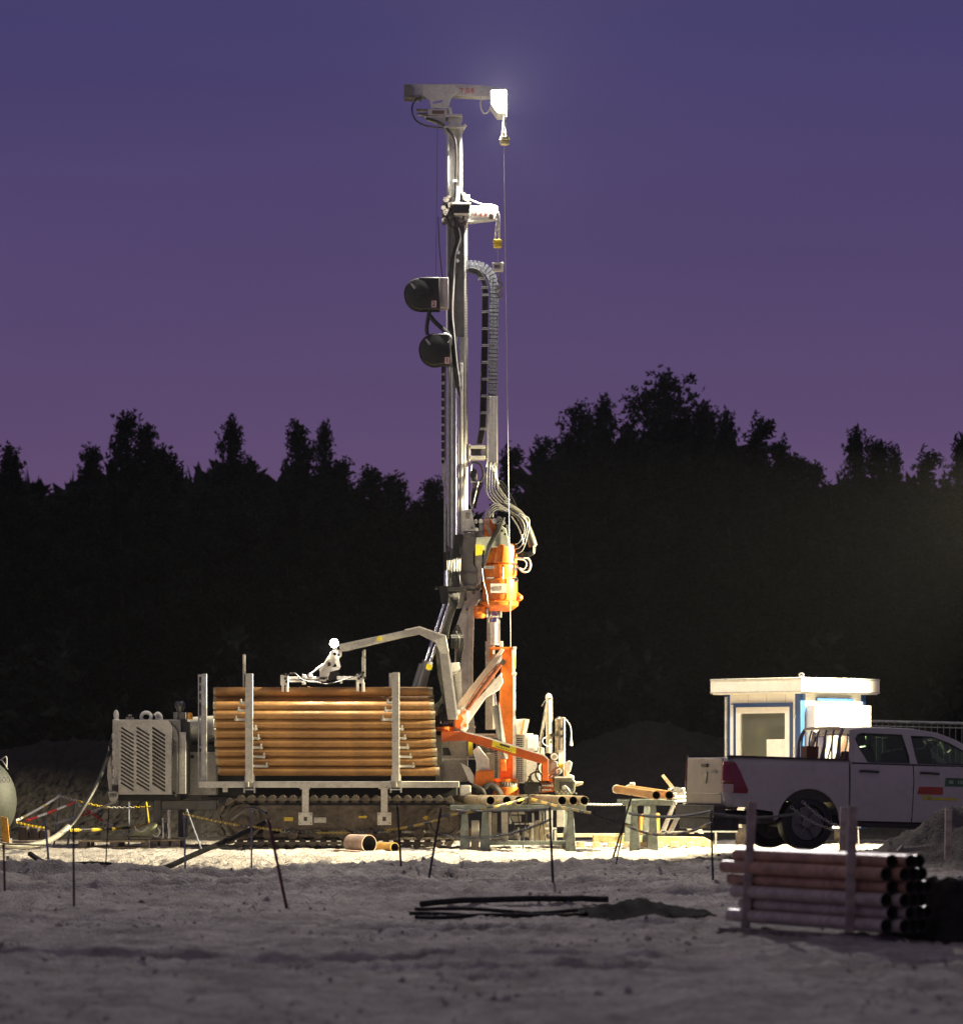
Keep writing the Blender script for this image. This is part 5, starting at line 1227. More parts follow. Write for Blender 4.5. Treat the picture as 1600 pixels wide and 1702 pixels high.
b = MB(); b.box((-1.34, 0, .52), (.18, 1.74, .19)); b.box((-1.38, 0, .60), (.12, 1.2, .03)); b.box((-1.2, 0, .36), (.4, 1.5, .2)); b.obj('rear_bumper', GRIME, tk, bev=.03)
b = MB(); b.box((-.32, 0, .72), (1.82, 1.66, .04)); b.box((.6, 0, 1.0), (.03, 1.7, .6)); b.obj('bed_floor', GRIME, tk)
for s in (-1, 1): MB().box((-.32, s * .86, 1.0), (1.82, .03, .6)).obj('bed_liner', GRIME, tk)
b = MB(); b.box((1.3, 0, .44), (5.0, .9, .16)); b.box((0, 0, .40), (.2, 1.3, .16)); b.box((-.9, .2, .45), (.5, .7, .2)); b.obj('underbody', BLACK, tk)
b = MB(); b.cyl((.2, -.60, .42), (-1.0, -.60, .40), .04, n=8); b.obj('exhaust', STEEL, tk)
# cab back panel and roof
bm_ = MB(); rows_ = [(.66, 1.68), (.72, 1.775), (.95, 1.80), (1.35, 1.81), (1.75, 1.805), (2.05, 1.768), (2.35, 1.665)]
vs = []
for x, z in rows_:
    yh = yb(min(z, 1.79)) - .01
    for t in (-1, -.85, -.5, 0, .5, .85, 1): vs.append((x, t * yh, z + .025 * (1 - t * t)))
fs = [(r * 7 + c, r * 7 + c + 1, (r + 1) * 7 + c + 1, (r + 1) * 7 + c) for r in range(6) for c in range(6)]
bm_.add(vs, fs); rf_ = bm_.obj('roof', CARW, tk); so_ = rf_.modifiers.new('thick', 'SOLIDIFY'); so_.thickness = .02
b = MB(); b.box((.64, 0, .95), (.03, 1.78, .7)); b.beam((.645, -.84, 1.3), (.69, -.72, 1.74), .05, .08); b.beam((.645, .84, 1.3), (.69, .72, 1.74), .05, .08); b.box((.70, 0, 1.735), (.04, 1.36, .06)); b.obj('cab_back', CARW, tk)
b = MB(); b.add([(.64, -.80, 1.3), (.64, .80, 1.3), (.69, .70, 1.71), (.69, -.70, 1.71)], [(0, 1, 2, 3)]); b.obj('back_window', GLASS, tk)
b = MB(); b.add([(2.98, -.80, 1.28), (2.98, .80, 1.28), (2.36, .66, 1.68), (2.36, -.66, 1.68)], [(0, 1, 2, 3)]); b.obj('windscreen', GLASS, tk)
vs = []
for x, z in ((2.95, 1.27), (3.3, 1.24), (3.7, 1.17), (3.95, 1.05), (4.05, .8), (4.05, .45)):
    for t in (-1, -.6, 0, .6, 1): vs.append((x - .12 * t * t * (x > 3.8), t * .89, z + .03 * (1 - t * t)))
b = MB(); b.add(vs, [(r * 5 + c, r * 5 + c + 1, (r + 1) * 5 + c + 1, (r + 1) * 5 + c) for r in range(5) for c in range(4)]); b.obj('bonnet', CARW, tk)
# headboard guard bars and hoop behind the cab
b = MB()
for k in range(6): yk = -.78 + k * 1.56 / 5; b.tube([(.50, yk, 1.32), (.50, yk, 1.62), (.53, yk * .97, 1.76)], .014, world=True, n=6)
b.tube([(.46, -.82, 1.32), (.47, -.82, 1.6), (.52, -.78, 1.74), (.54, -.70, 1.78), (.54, 0, 1.79), (.54, .70, 1.78), (.52, .78, 1.74), (.47, .82, 1.6), (.46, .82, 1.32)], .025, world=True, n=8)
b.obj('headboard_guard', mat('dull_grey_tube', (.3, .29, .28), .35, .4, .15, 10), tk)
b = MB(); b.box((.35, .05, 1.42), (.18, .25, .2)); b.obj('load_box', mat('brown_box', (.20, .08, .04), .7), tk)
# cabin interior
for sx_, x in ((0, 1.05), (1, 1.95)):
    for y in (-.38, .38):
        b = MB(); b.box((x + .2, y, .95), (.5, .5, .16)); b.beam((x, y, .98), (x - .13, y, 1.50), .48, .14, (0, 1, 0)); b.obj('seat', FABD, tk, bev=.04)
        b = MB(); b.beam((x - .13, y, 1.53), (x - .16, y, 1.70), .27, .10, (0, 1, 0)); b.cyl((x - .13, y - .06, 1.46), (x - .14, y - .06, 1.56), .008, n=5); b.cyl((x - .13, y + .06, 1.46), (x - .14, y + .06, 1.56), .008, n=5); b.obj('headrest', FABD, tk, bev=.03)
b = MB()
for k in range(16):
    a0, a1 = k * math.pi / 8, (k + 1) * math.pi / 8
    q = lambda a: Vector((2.38 + .06 * math.cos(a), .38 + .18 * math.sin(a), 1.22 + .17 * math.cos(a)))
    b.cyl(q(a0), q(a1), .014, n=6)
b.cyl((2.4, .38, 1.22), (2.6, .38, 1.12), .04, n=8); b.obj('steering_wheel', FABD, tk)
b = MB(); b.box((2.72, 0, 1.14), (.4, 1.6, .24)); b.obj('dashboard', FABD, tk, bev=.05)
b = MB(); b.box((2.2, 0, 1.58), (.03, .2, .06)); b.obj('mirror', FABD, tk)
b = MB(); b.box((2.55, -1.0, 1.30), (.08, .2, .22)); b.obj('wing_mirror', BLACKP, tk, bev=.03)
# markings on the front door
ydr = -(yb(.95) + .006)
b = MB(); b.add([(1.69, ydr, .97), (2.06, ydr, .97), (2.06, ydr, .86), (1.66, ydr, .86)], [(0, 1, 2, 3)]); b.obj('red_sticker', mat('dull_red_sticker', (.42, .05, .025), .5), tk)
b = MB(); b.add([(2.10, ydr, 1.11), (2.62, ydr, 1.11), (2.62, ydr, .985), (2.09, ydr, .985)], [(0, 1, 2, 3)]); b.obj('green_sticker', mat('dull_green_sticker', (.04, .14, .06), .5), tk)
b = MB(); b.box((2.185, ydr - .002, 1.05), (.07, .003, .05)); b.box((2.30, ydr - .002, 1.05), (.02, .003, .05)); b.box((2.345, ydr - .002, 1.05), (.04, .003, .05)); b.box((2.41, ydr - .002, 1.05), (.05, .003, .05)); b.box((2.48, ydr - .002, 1.05), (.04, .003, .05)); b.obj('sticker_print', mat('pale_green_print', (.3, .42, .3), .5), tk)
b = MB(); b.box((2.02, ydr, .80), (.55, .004, .035)); b.box((1.77, ydr, .83), (.04, .004, .05)); b.box((1.85, ydr, .82), (.05, .004, .07)); b.obj('yellow_marking', mat('reflective_yellow', (.62, .58, .04), .4), tk)
th_ = R(15.5)
tk.rotation_mode = 'XYZ'; tk.rotation_euler = (0, R(1.7), th_)
tk.location = (4.70 - .92 * math.sin(th_), 52.0 + .92 * math.cos(th_), .15)

# ------------------------------------------------------------------ site cabin (built at the origin, turned 45 degrees)
CABW = mat('cabin_white_panel', (.78, .76, .70), .45, 0, .05, 3, .05, 30, dirt=.1)
CBLU = mat('cabin_blue_trim', (.012, .050, .18), .4, 0, .1, 8)
cb = thing('site_cabin', 'small white site cabin with blue corner posts and an overhanging flat roof', 'cabin', (0, 0, 0))
hs2 = .835
def cab_panel(side, z0, z1, u0, u1, t=.04, o=0.0):    # side 0 faces -Y (left face once turned), side 1 faces +X
    cu = (u0 + u1) / 2; su = u1 - u0
    return ((cu, -hs2 - o, (z0 + z1) / 2), (su, t, z1 - z0)) if side == 0 else ((hs2 + o, cu, (z0 + z1) / 2), (t, su, z1 - z0))
# window face: u in [-hs2, hs2]
MB().box(*cab_panel(0, .3, 1.0, -hs2, hs2)).box(*cab_panel(0, 2.42, 2.62, -hs2, hs2)).box(*cab_panel(0, 1.0, 2.42, -hs2, -.63)).box(*cab_panel(0, 1.0, 2.42, .68, hs2)).obj('wall', CABW, cb)
for s_, c_, z_ in (((.04, 1.67, 2.32), (hs2, 0, 1.46), 0), ((.04, 1.67, 2.32), (-hs2, 0, 1.46), 0), ((1.67, .04, 2.32), (0, hs2, 1.46), 0)): MB().box(c_, s_).obj('wall', CABW, cb)
MB().box((0, 0, .33), (1.67, 1.67, .06)).obj('cabin_floor', GREYD, cb)
for sx_, sy_ in ((1, -1), (-1, -1), (1, 1), (-1, 1)): MB().box((sx_ * (hs2 - .035), sy_ * (hs2 - .035), 1.46), (.13, .13, 2.36)).obj('corner_post', CBLU, cb, bev=.008)
for sx_, sy_ in ((1, -1), (-1, -1), (1, 1), (-1, 1)): MB().box((sx_ * .6, sy_ * .6, .13), (.25, .25, .3)).obj('foot_block', WOODG, cb)
rf_ = MB().box((0, 0, 2.735), (2.06, 2.06, .25)).obj('roof', CABW, cb, bev=.004)
MB().box((0, 0, 2.60), (2.0, 2.0, .02)).obj('soffit', CABW, rf_)
MB().box((0, 0, 2.62), (1.74, 1.74, .03)).obj('roof_rail', CBLU, cb)
MB().cyl((.95, -.95, 2.86), (.95, -.95, 2.89), .03, n=8).tube([(.91, -.95, 2.87), (.91, -.95, 2.92), (.99, -.95, 2.92), (.99, -.95, 2.87)], .012, world=True).obj('lifting_eye', GALV, rf_)
# blue surround, white frame, pane
def frame(u0, u1, z0, z1, w_, o, t, m, nm, par):
    b = MB()
    for c in ((u0 + w_ / 2, z0, z1), (u1 - w_ / 2, z0, z1)): b.box((c[0], -hs2 - o, (z0 + z1) / 2), (w_, t, z1 - z0))
    b.box(((u0 + u1) / 2, -hs2 - o, z1 - w_ / 2), (u1 - u0 - 2 * w_ - .002, t, w_)); b.box(((u0 + u1) / 2, -hs2 - o, z0 + w_ / 2), (u1 - u0 - 2 * w_ - .002, t, w_))
    return b.obj(nm, m, par)
frame(-.63, .68, 1.0, 2.42, .045, .03, .05, CBLU, 'window_surround', cb)
FILMG = glass('cabin_glass', (.60, .66, .54))  # pale diffuse film in the glass stands in for a brighter interior
t_ = FILMG.node_tree; ou_ = [n for n in t_.nodes if n.type == 'OUTPUT_MATERIAL'][0]; pv_ = ou_.inputs[0].links[0].from_socket; df_ = t_.nodes.new('ShaderNodeBsdfDiffuse'); df_.inputs[0].default_value = (.5, .5, .42, 1); m2_ = t_.nodes.new('ShaderNodeMixShader'); nz_ = t_.nodes.new('ShaderNodeTexNoise'); nz_.inputs['Scale'].default_value = 3; mq_ = t_.nodes.new('ShaderNodeMapRange'); mq_.inputs[3].default_value = .04; mq_.inputs[4].default_value = .22
t_.links.new(nz_.outputs['Fac'], mq_.inputs[0]); t_.links.new(mq_.outputs[0], m2_.inputs[0]); t_.links.new(pv_, m2_.inputs[1]); t_.links.new(df_.outputs[0], m2_.inputs[2]); t_.links.new(m2_.outputs[0], ou_.inputs[0])
wn = frame(-.58, .63, 1.05, 2.37, .105, .02, .05, CABW, 'window_frame', cb)
MB().box((.025, -hs2 - .0, 1.71), (1.0, .006, 1.11)).obj('window_pane', FILMG, wn)
MB().box((.30, -hs2 - .012, 1.56), (.42, .003, .52)).obj('paper_sheet', WHITEP, wn)
MB().box((0, -hs2 - .04, 2.43), (1.36, .06, .02)).obj('drip_rail', CBLU, cb)
for u_ in (-.32, .10, .52): MB().box((u_, -hs2 - .022, 2.53), (.008, .006, .18)).obj('panel_joint', GREY, cb)
MB().box((0, -1.036, 2.845), (2.07, .012, .02)).box((1.036, 0, 2.845), (.012, 2.07, .02)).box((0, -1.034, 2.625), (2.07, .01, .014)).box((1.034, 0, 2.625), (.01, 2.07, .014)).obj('roof_edge_strip', GALV, rf_)
MB().cyl((-.80, -hs2 - .05, .35), (-.80, -hs2 - .05, 2.55), .022, n=8).obj('downpipe', GREY, cb)
MB().box((.74, -hs2 - .03, 1.62), (.03, .03, .14)).box((.74, -hs2 - .03, 2.2), (.035, .02, .06)).obj('window_catch', GALV, cb)
# inside: desk, screen, shelf
MB().box((0, -.2, 1.18), (1.4, .7, .04)).obj('desk', CABW, cb)
MB().box((-.30, -.55, 1.36), (.42, .03, .26)).obj('monitor', BLACKP, cb); MB().box((.0, -.5, 1.34), (.2, .1, .22)).obj('small_screen', BLACKP, cb)
MB().box((-.2, -.62, 1.50), (.7, .1, .03)).obj('inner_sill', CABW, cb)
MB().box((.2, .7, 1.8), (.05, .05, .9)).box((.45, .7, 1.9), (.3, .05, .6)).obj('inner_cabinet', GREY, cb)
# shutter face
MB().box((hs2 + .05, .0, 2.50), (.05, .95, .045)).obj('shutter_rail', CBLU, cb)
MB().box((hs2 + .12, .03, 1.85), (.20, 1.50, 1.1)).obj('shutter_box', CABW, cb, bev=.01)
MB().box((hs2 + .10, .05, 2.43), (.14, 1.1, .06)).obj('shutter_head', CABW, cb)
cb.location = (5.40, 62.2, 0.0); cb.rotation_euler = (0, 0, R(-45.5))

# ------------------------------------------------------------------ mesh fence beyond the cabin
for n_, (xa, xb_) in enumerate(((1446, 1738), (1744, 2036))):
    a, b_ = P(xa, 1199, 71), P(xb_, 1206, 71)
    t = thing('mesh_fence', ['galvanised mesh fence panel running right from the white cabin', 'galvanised mesh fence panel beyond the right edge'][n_], 'fence', ((a.x + b_.x) / 2, 71, gh((a.x + b_.x) / 2, 71)), 'site fence panels')
    MB().cyl(a, b_, .03, n=8).obj('top_rail', GALV, t); MB().cyl(a - Vector((0, 0, .09)), b_ - Vector((0, 0, .09)), .012, n=6).obj('second_rail', GALV, t); MB().cyl(a - Vector((0, 0, 1.9)), b_ - Vector((0, 0, 1.9)), .02, n=6).obj('bottom_rail', GALV, t)
    for q in (a, b_): MB().cyl(q, q - Vector((0, 0, 2.2)), .022, n=8).obj('upright', GALV, t)
    k = 0; x = a.x + .12
    wm = None
    while x < b_.x:
        f = (x - a.x) / (b_.x - a.x); z = a.z + (b_.z - a.z) * f
        if wm is None: wm = MB().cyl((0, 0, 0), (0, 0, -1.9), .0045, n=5).mesh('wire', GALV)
        o = bpy.data.objects.new('wire', wm); COL.objects.link(o); o.parent = t; o.location = Vector((x, 71, z)) - t.location; x += .12

# ------------------------------------------------------------------ trestles and casings in front of the rig
def trestle(px0, px1, pyt, d, legs, label, depth_gap):
    a = P(px0, pyt, d); b_ = P(px1, pyt, d)
    t = thing('steel_trestle', label, 'trestle', ((a.x + b_.x) / 2, d, gh((a.x + b_.x) / 2, d)), 'steel trestles carrying casings')
    for q, zz_ in ((0, 0), (depth_gap, depth_gap * 0.0)):
        MB().box(((a.x + b_.x) / 2, d + q, a.z - .04), (b_.x - a.x, .09, .08)).obj('beam', TEALST, t, bev=.004)
        for lx in legs:
            x = P(lx, 0, d).x
            zb = gh(x, d) - .03
            vs = []
            for z, hw, dy in ((a.z - .08, .045, .03), (zb, .085, .07)):
                vs += [(x - hw, d + q - dy, z), (x + hw, d + q - dy, z), (x + hw, d + q + dy, z), (x - hw, d + q + dy, z)]
            MB().add(vs, [(0, 1, 2, 3), (4, 5, 6, 7), (0, 1, 5, 4), (1, 2, 6, 5), (2, 3, 7, 6), (3, 0, 4, 7)]).obj('leg', TEALST, t, bev=.006)
    return t
trestle(748, 973, 1338.5, 57.4, (772, 806, 948), 'long steel trestle with flared legs before the orange drill base', 2.2)
trestle(1034, 1118, 1330.5, 57.7, (1054, 1085), 'short steel trestle under the two casings left of the pickup', 2.2)
for i, (px, ln, lab) in enumerate(((815, 0, 'leftmost casing on the long trestle, with dark open end'), (842, .0, 'second casing from the left on the long trestle'), (862, .05, 'third casing from the left on the long trestle, touching the gap'),
                                   (934, 0, 'fourth casing from the left on the long trestle, under the olive clamp'), (952.5, .03, 'fifth casing from the left on the long trestle'), (971, .0, 'rightmost casing on the long trestle'))):
    e0 = P(px, 1331, 57.15 + ln); e1 = e0 + Vector((-.625, 3.0, 0))
    t = thing('casing_pipe', lab, 'pipe', ((e0.x + e1.x) / 2, 58.6, e0.z - .075), 'casings laid on the trestles')
    MB().pipe(e0, e1, .0735, .009, 26).obj('tube', [PIPEB, INNER], t)
    MB().pipe(e0 + (e1 - e0) * .16, e0 + (e1 - e0) * .165, .0755, .003, 26).obj('joint_ring', [INNER, INNER], t)
for px, lab in ((1090.5, 'left of the two orange casings on the short trestle'), (1112, 'right of the two orange casings on the short trestle')):
    e0 = P(px, 1322, 57.4); e1 = Vector((e0.x - .52, 60.4, e0.z + .075))
    t = thing('casing_pipe', lab, 'pipe', ((e0.x + e1.x) / 2, 58.9, e0.z - .075), 'casings laid on the trestles')
    MB().pipe(e0, e1, .070, .009, 26).obj('tube', [PIPE, INNER], t); MB().cyl(e1 - Vector((-.01, .05, 0)), e1 + Vector((0, .03, 0)), .074, n=20).obj('end_cap', WHITEP, t)
# loose cut-offs on the ground
e0 = P(613.5, 1403, 57.0); e1 = e0 + Vector((-.30, .40, .0))
MB().pipe(e0, e1, .145, .012, 32).top('pipe_offcut', [mat('pink_beige_pipe', (.55, .38, .27), .55, 0, .2, 5, .3, 60, dirt=.3), INNER], 'short wide beige pipe offcut lying open ended before the tracks', 'pipe offcut', 'pipe offcuts on the ground')
e0 = P(656, 1409, 57.0); e1 = e0 + Vector((-.42, .7, .0))
MB().pipe(e0, e1, .078, .009, 26).top('pipe_offcut', [mat('yellow_orange_pipe', (.62, .38, .07), .5, 0, .2, 5, .3, 60, dirt=.3), INNER], 'narrower yellow orange pipe offcut behind the wide beige one', 'pipe offcut', 'pipe offcuts on the ground')
def boxthing(name, x0, y0, x1, y1, d, t, m, label, cat, group=None, bev=.006):
    return MB().rect(x0, y0, x1, y1, d, t).top(name, m, label, cat, group, bev=bev)
MB().prism([(553, 1417), (555, 1412), (600, 1415), (598, 1420)], 56.6, .2).top('timber_board', mat('pinkish_board', (.48, .33, .25), .7, 0, .25, 9), 'thin board lying flat left of the pipe offcuts', 'board', bev=.004)
MB().prism([(630, 1417), (690, 1415), (692, 1417.5), (630, 1419.5)], 57.2, .3).top('timber_board', WOOD, 'pale board lying flat under the yellow pipe offcut', 'board', bev=.004)
# timber mats / beams at the right of the trestle
boxthing('timber_beam', 925, 1386, 1082, 1392, 61.0, .25, WOOD, 'long pale timber beam lying behind the trestle legs, left piece', 'beam')
MB().prism([(985, 1388), (1170, 1392), (1185, 1400), (1182, 1408), (1080, 1404), (985, 1400)], 60.2, .25).top('steel_beam', mat('yellow_lit_beam', (.60, .48, .22), .6, 0, .3, 9, .2, 50, dirt=.4), 'heavy yellowish beam lying between the short trestle and the pickup', 'beam', bev=.01)
ORDB = ['leftmost', 'second from the left', 'third from the left', 'fourth from the left', 'middle', 'fourth from the right', 'third from the right', 'second from the right', 'rightmost']
for k in range(9):
    x = 932 + k * 26
    boxthing('timber_block', x, 1400, x + 13, 1412, 59.8, .2, WOOD, ORDB[k] + ' timber block in the row under the long beams', 'timber block', 'timber blocks under the long beams')
MB().rect(1040, 1381.5, 1225, 1384, 59.0, .08).rect(1188, 1384, 1191, 1412, 59.0, .06).rect(1060, 1384, 1063, 1412, 59.0, .06).top('low_barrier', GALV, 'low galvanised barrier behind the short trestle, reaching the pickup', 'barrier')
MB().prism([(1063, 1354), (1096, 1352), (1096, 1386), (1063, 1387)], 60.6, .3).top('orange_bin', mat('orange_bin', (.70, .30, .06), .5, 0, .15, 6, dirt=.3), 'orange box between the legs of the short trestle', 'box', bev=.01)
boxthing('grey_bin', 783, 1364, 796, 1414, 59.0, .3, GREY, 'grey bin between the left trestle legs', 'bin')
boxthing('timber_board', 812, 1398, 946, 1405, 58.8, .12, TEALST, 'grey green plank lying between the trestle legs', 'plank')
# folding stands with galvanised pipes on top
for k, (xa, xt, xb_) in enumerate(((1101, 1121, 1150), (1113, 1139, 1166))):
    t = thing('folding_stand', ['left of the two A shaped folding stands beside the pickup bumper', 'right of the two A shaped folding stands beside the pickup bumper'][k], 'stand', (P(xt, 0, 59 + k * .3).x, 59 + k * .3, 0), 'folding stands')
    d = 59 + k * .3
    for x in (xa, xb_): MB().prism([(xt - 2.5, 1335), (xt + 2.5, 1335), (x + 3.5, 1386), (x - 3.5, 1386)], d, .35).obj('leg', GALV if x == xa else WHITE, t, bev=.004)
    MB().rect((xt + xa) / 2 - 1, 1360, (xt + xb_) / 2 + 1, 1362, d + .1, .03).obj('brace', GALV, t)
for k in range(4):
    MB().rod((1112 + k * 2, 1313 + k * 6, 59.0 + .1 * (k % 2)), (1172, 1311.5 + k * 6.4, 59.8), .03, n=12).top('galvanised_pipe', GALV, 'thin galvanised pipe on the folding stands, ' + ['topmost', 'second', 'third', 'lowest'][k] + ' of four', 'pipe', 'thin galvanised pipes on the stands')
MB().prism([(1099, 1290), (1103, 1287), (1121, 1309), (1116, 1312)], 59.2, .12).top('timber_plank', WOOD, 'pale plank sticking up at a slant from the pipes left of the pickup', 'plank')
b = MB()
for x, y in ((1124, 1312), (1131, 1313), (1128, 1318), (1134, 1317)): b.disc(x, y, .035, 58.9, .1, 10)
b.rect(1119, 1309, 1130, 1318, 58.95, .1); b.top('pipe_clamp', GALV, 'galvanised clamp holding the thin pipes on the stands', 'clamp')
MB().rect(1046, 1301, 1055, 1306, 58.6, .1).top('small_white_box', WHITEP, 'small white box resting on the orange casings', 'box', bev=.01)

# pallets under the stabiliser and the green sack
def pallet(px, py, d, n, w_, label, yaw):
    c = P(px, py, d)
    t = thing('wooden_pallet', label, 'pallet', (c.x, c.y, gh(c.x, c.y) - .01), 'wooden pallets', yaw)
    sl_ = MB().box((0, 0, 0), (w_, .10, .022)).mesh('deck_board', WOOD); bk = MB().box((0, 0, 0), (.14, .10, .08)).mesh('block', WOODG)
    def put(nm, me, l):
        o = bpy.data.objects.new(nm, me); COL.objects.link(o); o.parent = t; o.location = l
    for k in range(n): put('deck_board', sl_, (0, -.5 + k * 1.0 / (n - 1), .125))
    for k in range(3):
        for x in (-w_ / 2 + .07, 0, w_ / 2 - .07): put('block', bk, (x, -.5 + k * .5, .072))
    for k in range(3): put('bottom_board', sl_, (0, -.5 + k * .5, .02))
pallet(195, 1400, 59.2, 6, 1.15, 'pallet lying under the green sack at the left of the rig', 0)
pallet(278, 1400, 59.4, 6, .5, 'small pallet beneath the rear stabiliser legs', 0)
b = MB().prism([(205, 1391), (222, 1380), (240, 1374), (258, 1365), (261, 1372), (255, 1380), (266, 1385), (262, 1392), (240, 1393)], 59.0, .5)
b.top('green_sack', mat('pale_green_sack', (.45, .47, .30), .8, 0, .25, 10, .6, 24), 'slumped pale green sack lying on the left pallet', 'sack', bev=.05)
b = MB().tube([(224, 1374, 58.9), (228, 1381, 58.88), (238, 1382, 58.88), (246, 1375, 58.9)], .012).tube([(262, 1376, 58.9), (266, 1384, 58.88), (260, 1391, 58.88), (254, 1388, 58.9)], .014)
b.top('white_strap', WHITEP, 'pale strap loops hanging over the green sack', 'strap')

# ------------------------------------------------------------------ tank at the left edge
t = thing('dished_tank', 'dark green tank with a domed end cut by the left edge of the photo', 'tank', (P(-60, 0, 56).x, 56, 0))
c = P(-110, 1332, 56)
prof = [(.70, -1.2), (.70, .66)] + [(.70 * math.cos(R(a)), .66 + .62 * math.sin(R(a))) for a in range(10, 90, 8)]
prof = [(r_, h) for r_, h in prof]
b = MB(); b.lathe(c, prof, 40, axis=(1, 0, 0)); b.obj('tank_shell', mat('dark_green_tank', (.028, .036, .026), .65, 0, .2, 5, .2, 40, dirt=.3), t)
b = MB(); b.tube([(2, 1263, 55.9), (9, 1258, 55.9), (11, 1263, 55.9), (10.5, 1277, 55.8)], .012).tube([(-20, 1262, 55.5), (0, 1263, 55.5), (6, 1268, 55.45), (13, 1279, 55.5)], .008); b.obj('hand_rail', GALV, t)
b = MB().prism([(1, 1357), (12, 1360), (16, 1402), (4, 1400)], 55.36, .05); b.obj('yellow_stripe', mat('amber_stripe', (.72, .36, .04), .5, 0, .2, 10), t)
text('600', 7, 1297, 10, 55.33, t, WHITEP, 'capacity_number')
b = MB().rect(-60, 1395, -20, 1420, 55.6, .8).rect(-40, 1395, 12, 1410, 55.7, .6); b.obj('tank_cradle', GREYD, t)
MB().rect(-80, 1398, 68, 1410, 57.6, .3).top('steel_sill', mat('brown_grey_sill', (.25, .20, .17), .8, 0, .3, 7, .3, 30), 'low dark sill running right from the domed tank', 'sill', bev=.01)
b = MB()
for x0, y0, x1, y1 in ((30, 1374, 46, 1398), (50, 1376, 64, 1397), (66, 1380, 80, 1396)): b.rect(x0, y0, x1, y1, 58.2, .3)
b.top('dark_barrel_crates', mat('dark_brown_crate', (.10, .075, .065), .8, 0, .3, 9, .3, 30), 'dark low crates between the tank and the thick hose', 'crates', bev=.02)
MB().rect(10, 1423, 15, 1456, 48.8, .06).top('timber_post', WOOD, 'short sawn post cut off low by the left edge', 'post', bev=.003)

# hoses on the ground
DULLRUB = mat('dull_black_rubber', (.045, .042, .04), .9, 0, .3, 9, .3, 30, spec=.1)
def hose(pts, r, m, label, name='hose', n=8):
    q = []
    for p in pts:
        v = P(*p)
        if p[1] == 0: v.z = sum(gh(v.x + a_ * .12, v.y + b_ * .2) for a_ in (-2, -1, 0, 1, 2) for b_ in (-1, 0, 1)) / 15 + r * 1.7
        q.append(v)
    return MB().tube([tuple(v) for v in q], r, n=n, sub=7, world=True).top(name, m, label, 'hose')
hose([(188, 1224, 59.3), (178, 1262, 58.9), (160, 1305, 58.4), (140, 1340, 58.0), (122, 1368, 57.6), (110, 1380, 57.4)], .035, HOSE, 'long black hose drooping from the engine housing to the ground')
hose([(114, 1374, 57.2), (100, 1386, 57.0), (84, 1396, 56.6), (60, 1404, 55.8), (30, 1407, 55.5), (-15, 1402, 55.2)], .045, mat('grey_tan_hose', (.33, .31, .25), .5, 0, .2, 12), 'grey hose end curling on the ground beside the tank')
hose([(50, 0, 54.0), (75, 0, 51.5), (110, 0, 49.8), (160, 0, 49.2), (220, 0, 49.2), (270, 0, 49.8), (320, 1422, 50.6), (380, 1396, 51.2), (430, 1373, 51.4), (443, 1366, 51.4)], .04, DULLRUB, 'thick black hose sagging along the foreground up to the red stake')
hose([(443, 1352, 50), (420, 1343, 50.5), (400, 1350, 51), (385, 1362, 51.5)], .02, RUBBER, 'short dark hose end bent over the red stake')
hose([(-10, 1372, 50), (0, 1400, 50), (40, 1404, 50), (76, 1405, 50.2)], .012, STEEL, 'thin rusty rod lying by the left edge')
for k, (y0_, L0_, L1_) in enumerate(((39.0, 700, 1010), (38.1, 690, 985), (37.0, 680, 990), (36.2, 690, 975))):
    n_ = 14
    hose([(L0_ + (L1_ - L0_) * i / n_, 0, y0_ + .35 * math.sin(i * .25 + k) - .4 * (1 - i / n_) ) for i in range(n_ + 1)], .020 if k else .034, DULLRUB, ['farthest and thickest', 'second farthest', 'second nearest', 'nearest'][k] + ' of the black hoses half buried in the dark hollow')
# black sheet thrown over the soil
gx = np.linspace(0, 1, 46); gy = np.linspace(0, 1, 18); V = []
for v_ in gy:
    for u_ in gx:
        x = 1.0 + u_ * 1.25 + .05 * math.sin(v_ * 9); y = 35.9 - .9 * u_ * .3 + (v_ - .5) * (1.9 - .9 * abs(u_ - .4)) * (1 if u_ < .93 else .7)
        hb_ = math.sin(math.pi * v_) ** .7 * (math.sin(math.pi * min(1, u_ * .9 + .12)) ** .6)
        wr = .012 * math.sin(u_ * 19 + v_ * 9) + .008 * math.sin(u_ * 41 - v_ * 15)
        V.append((x, y, gh(x, y) + .01 + hb_ * (.13 + wr)))
F = [(r * 46 + c, r * 46 + c + 1, (r + 1) * 46 + c + 1, (r + 1) * 46 + c) for r in range(17) for c in range(45)]
MB().add(V, F).top('black_sheet', mat('black_tarpaulin', (.034, .032, .030), 1.0, 0, .3, 12, .3, 30, spec=.02), 'crumpled black sheet lying over the soil in the centre foreground', 'tarpaulin')

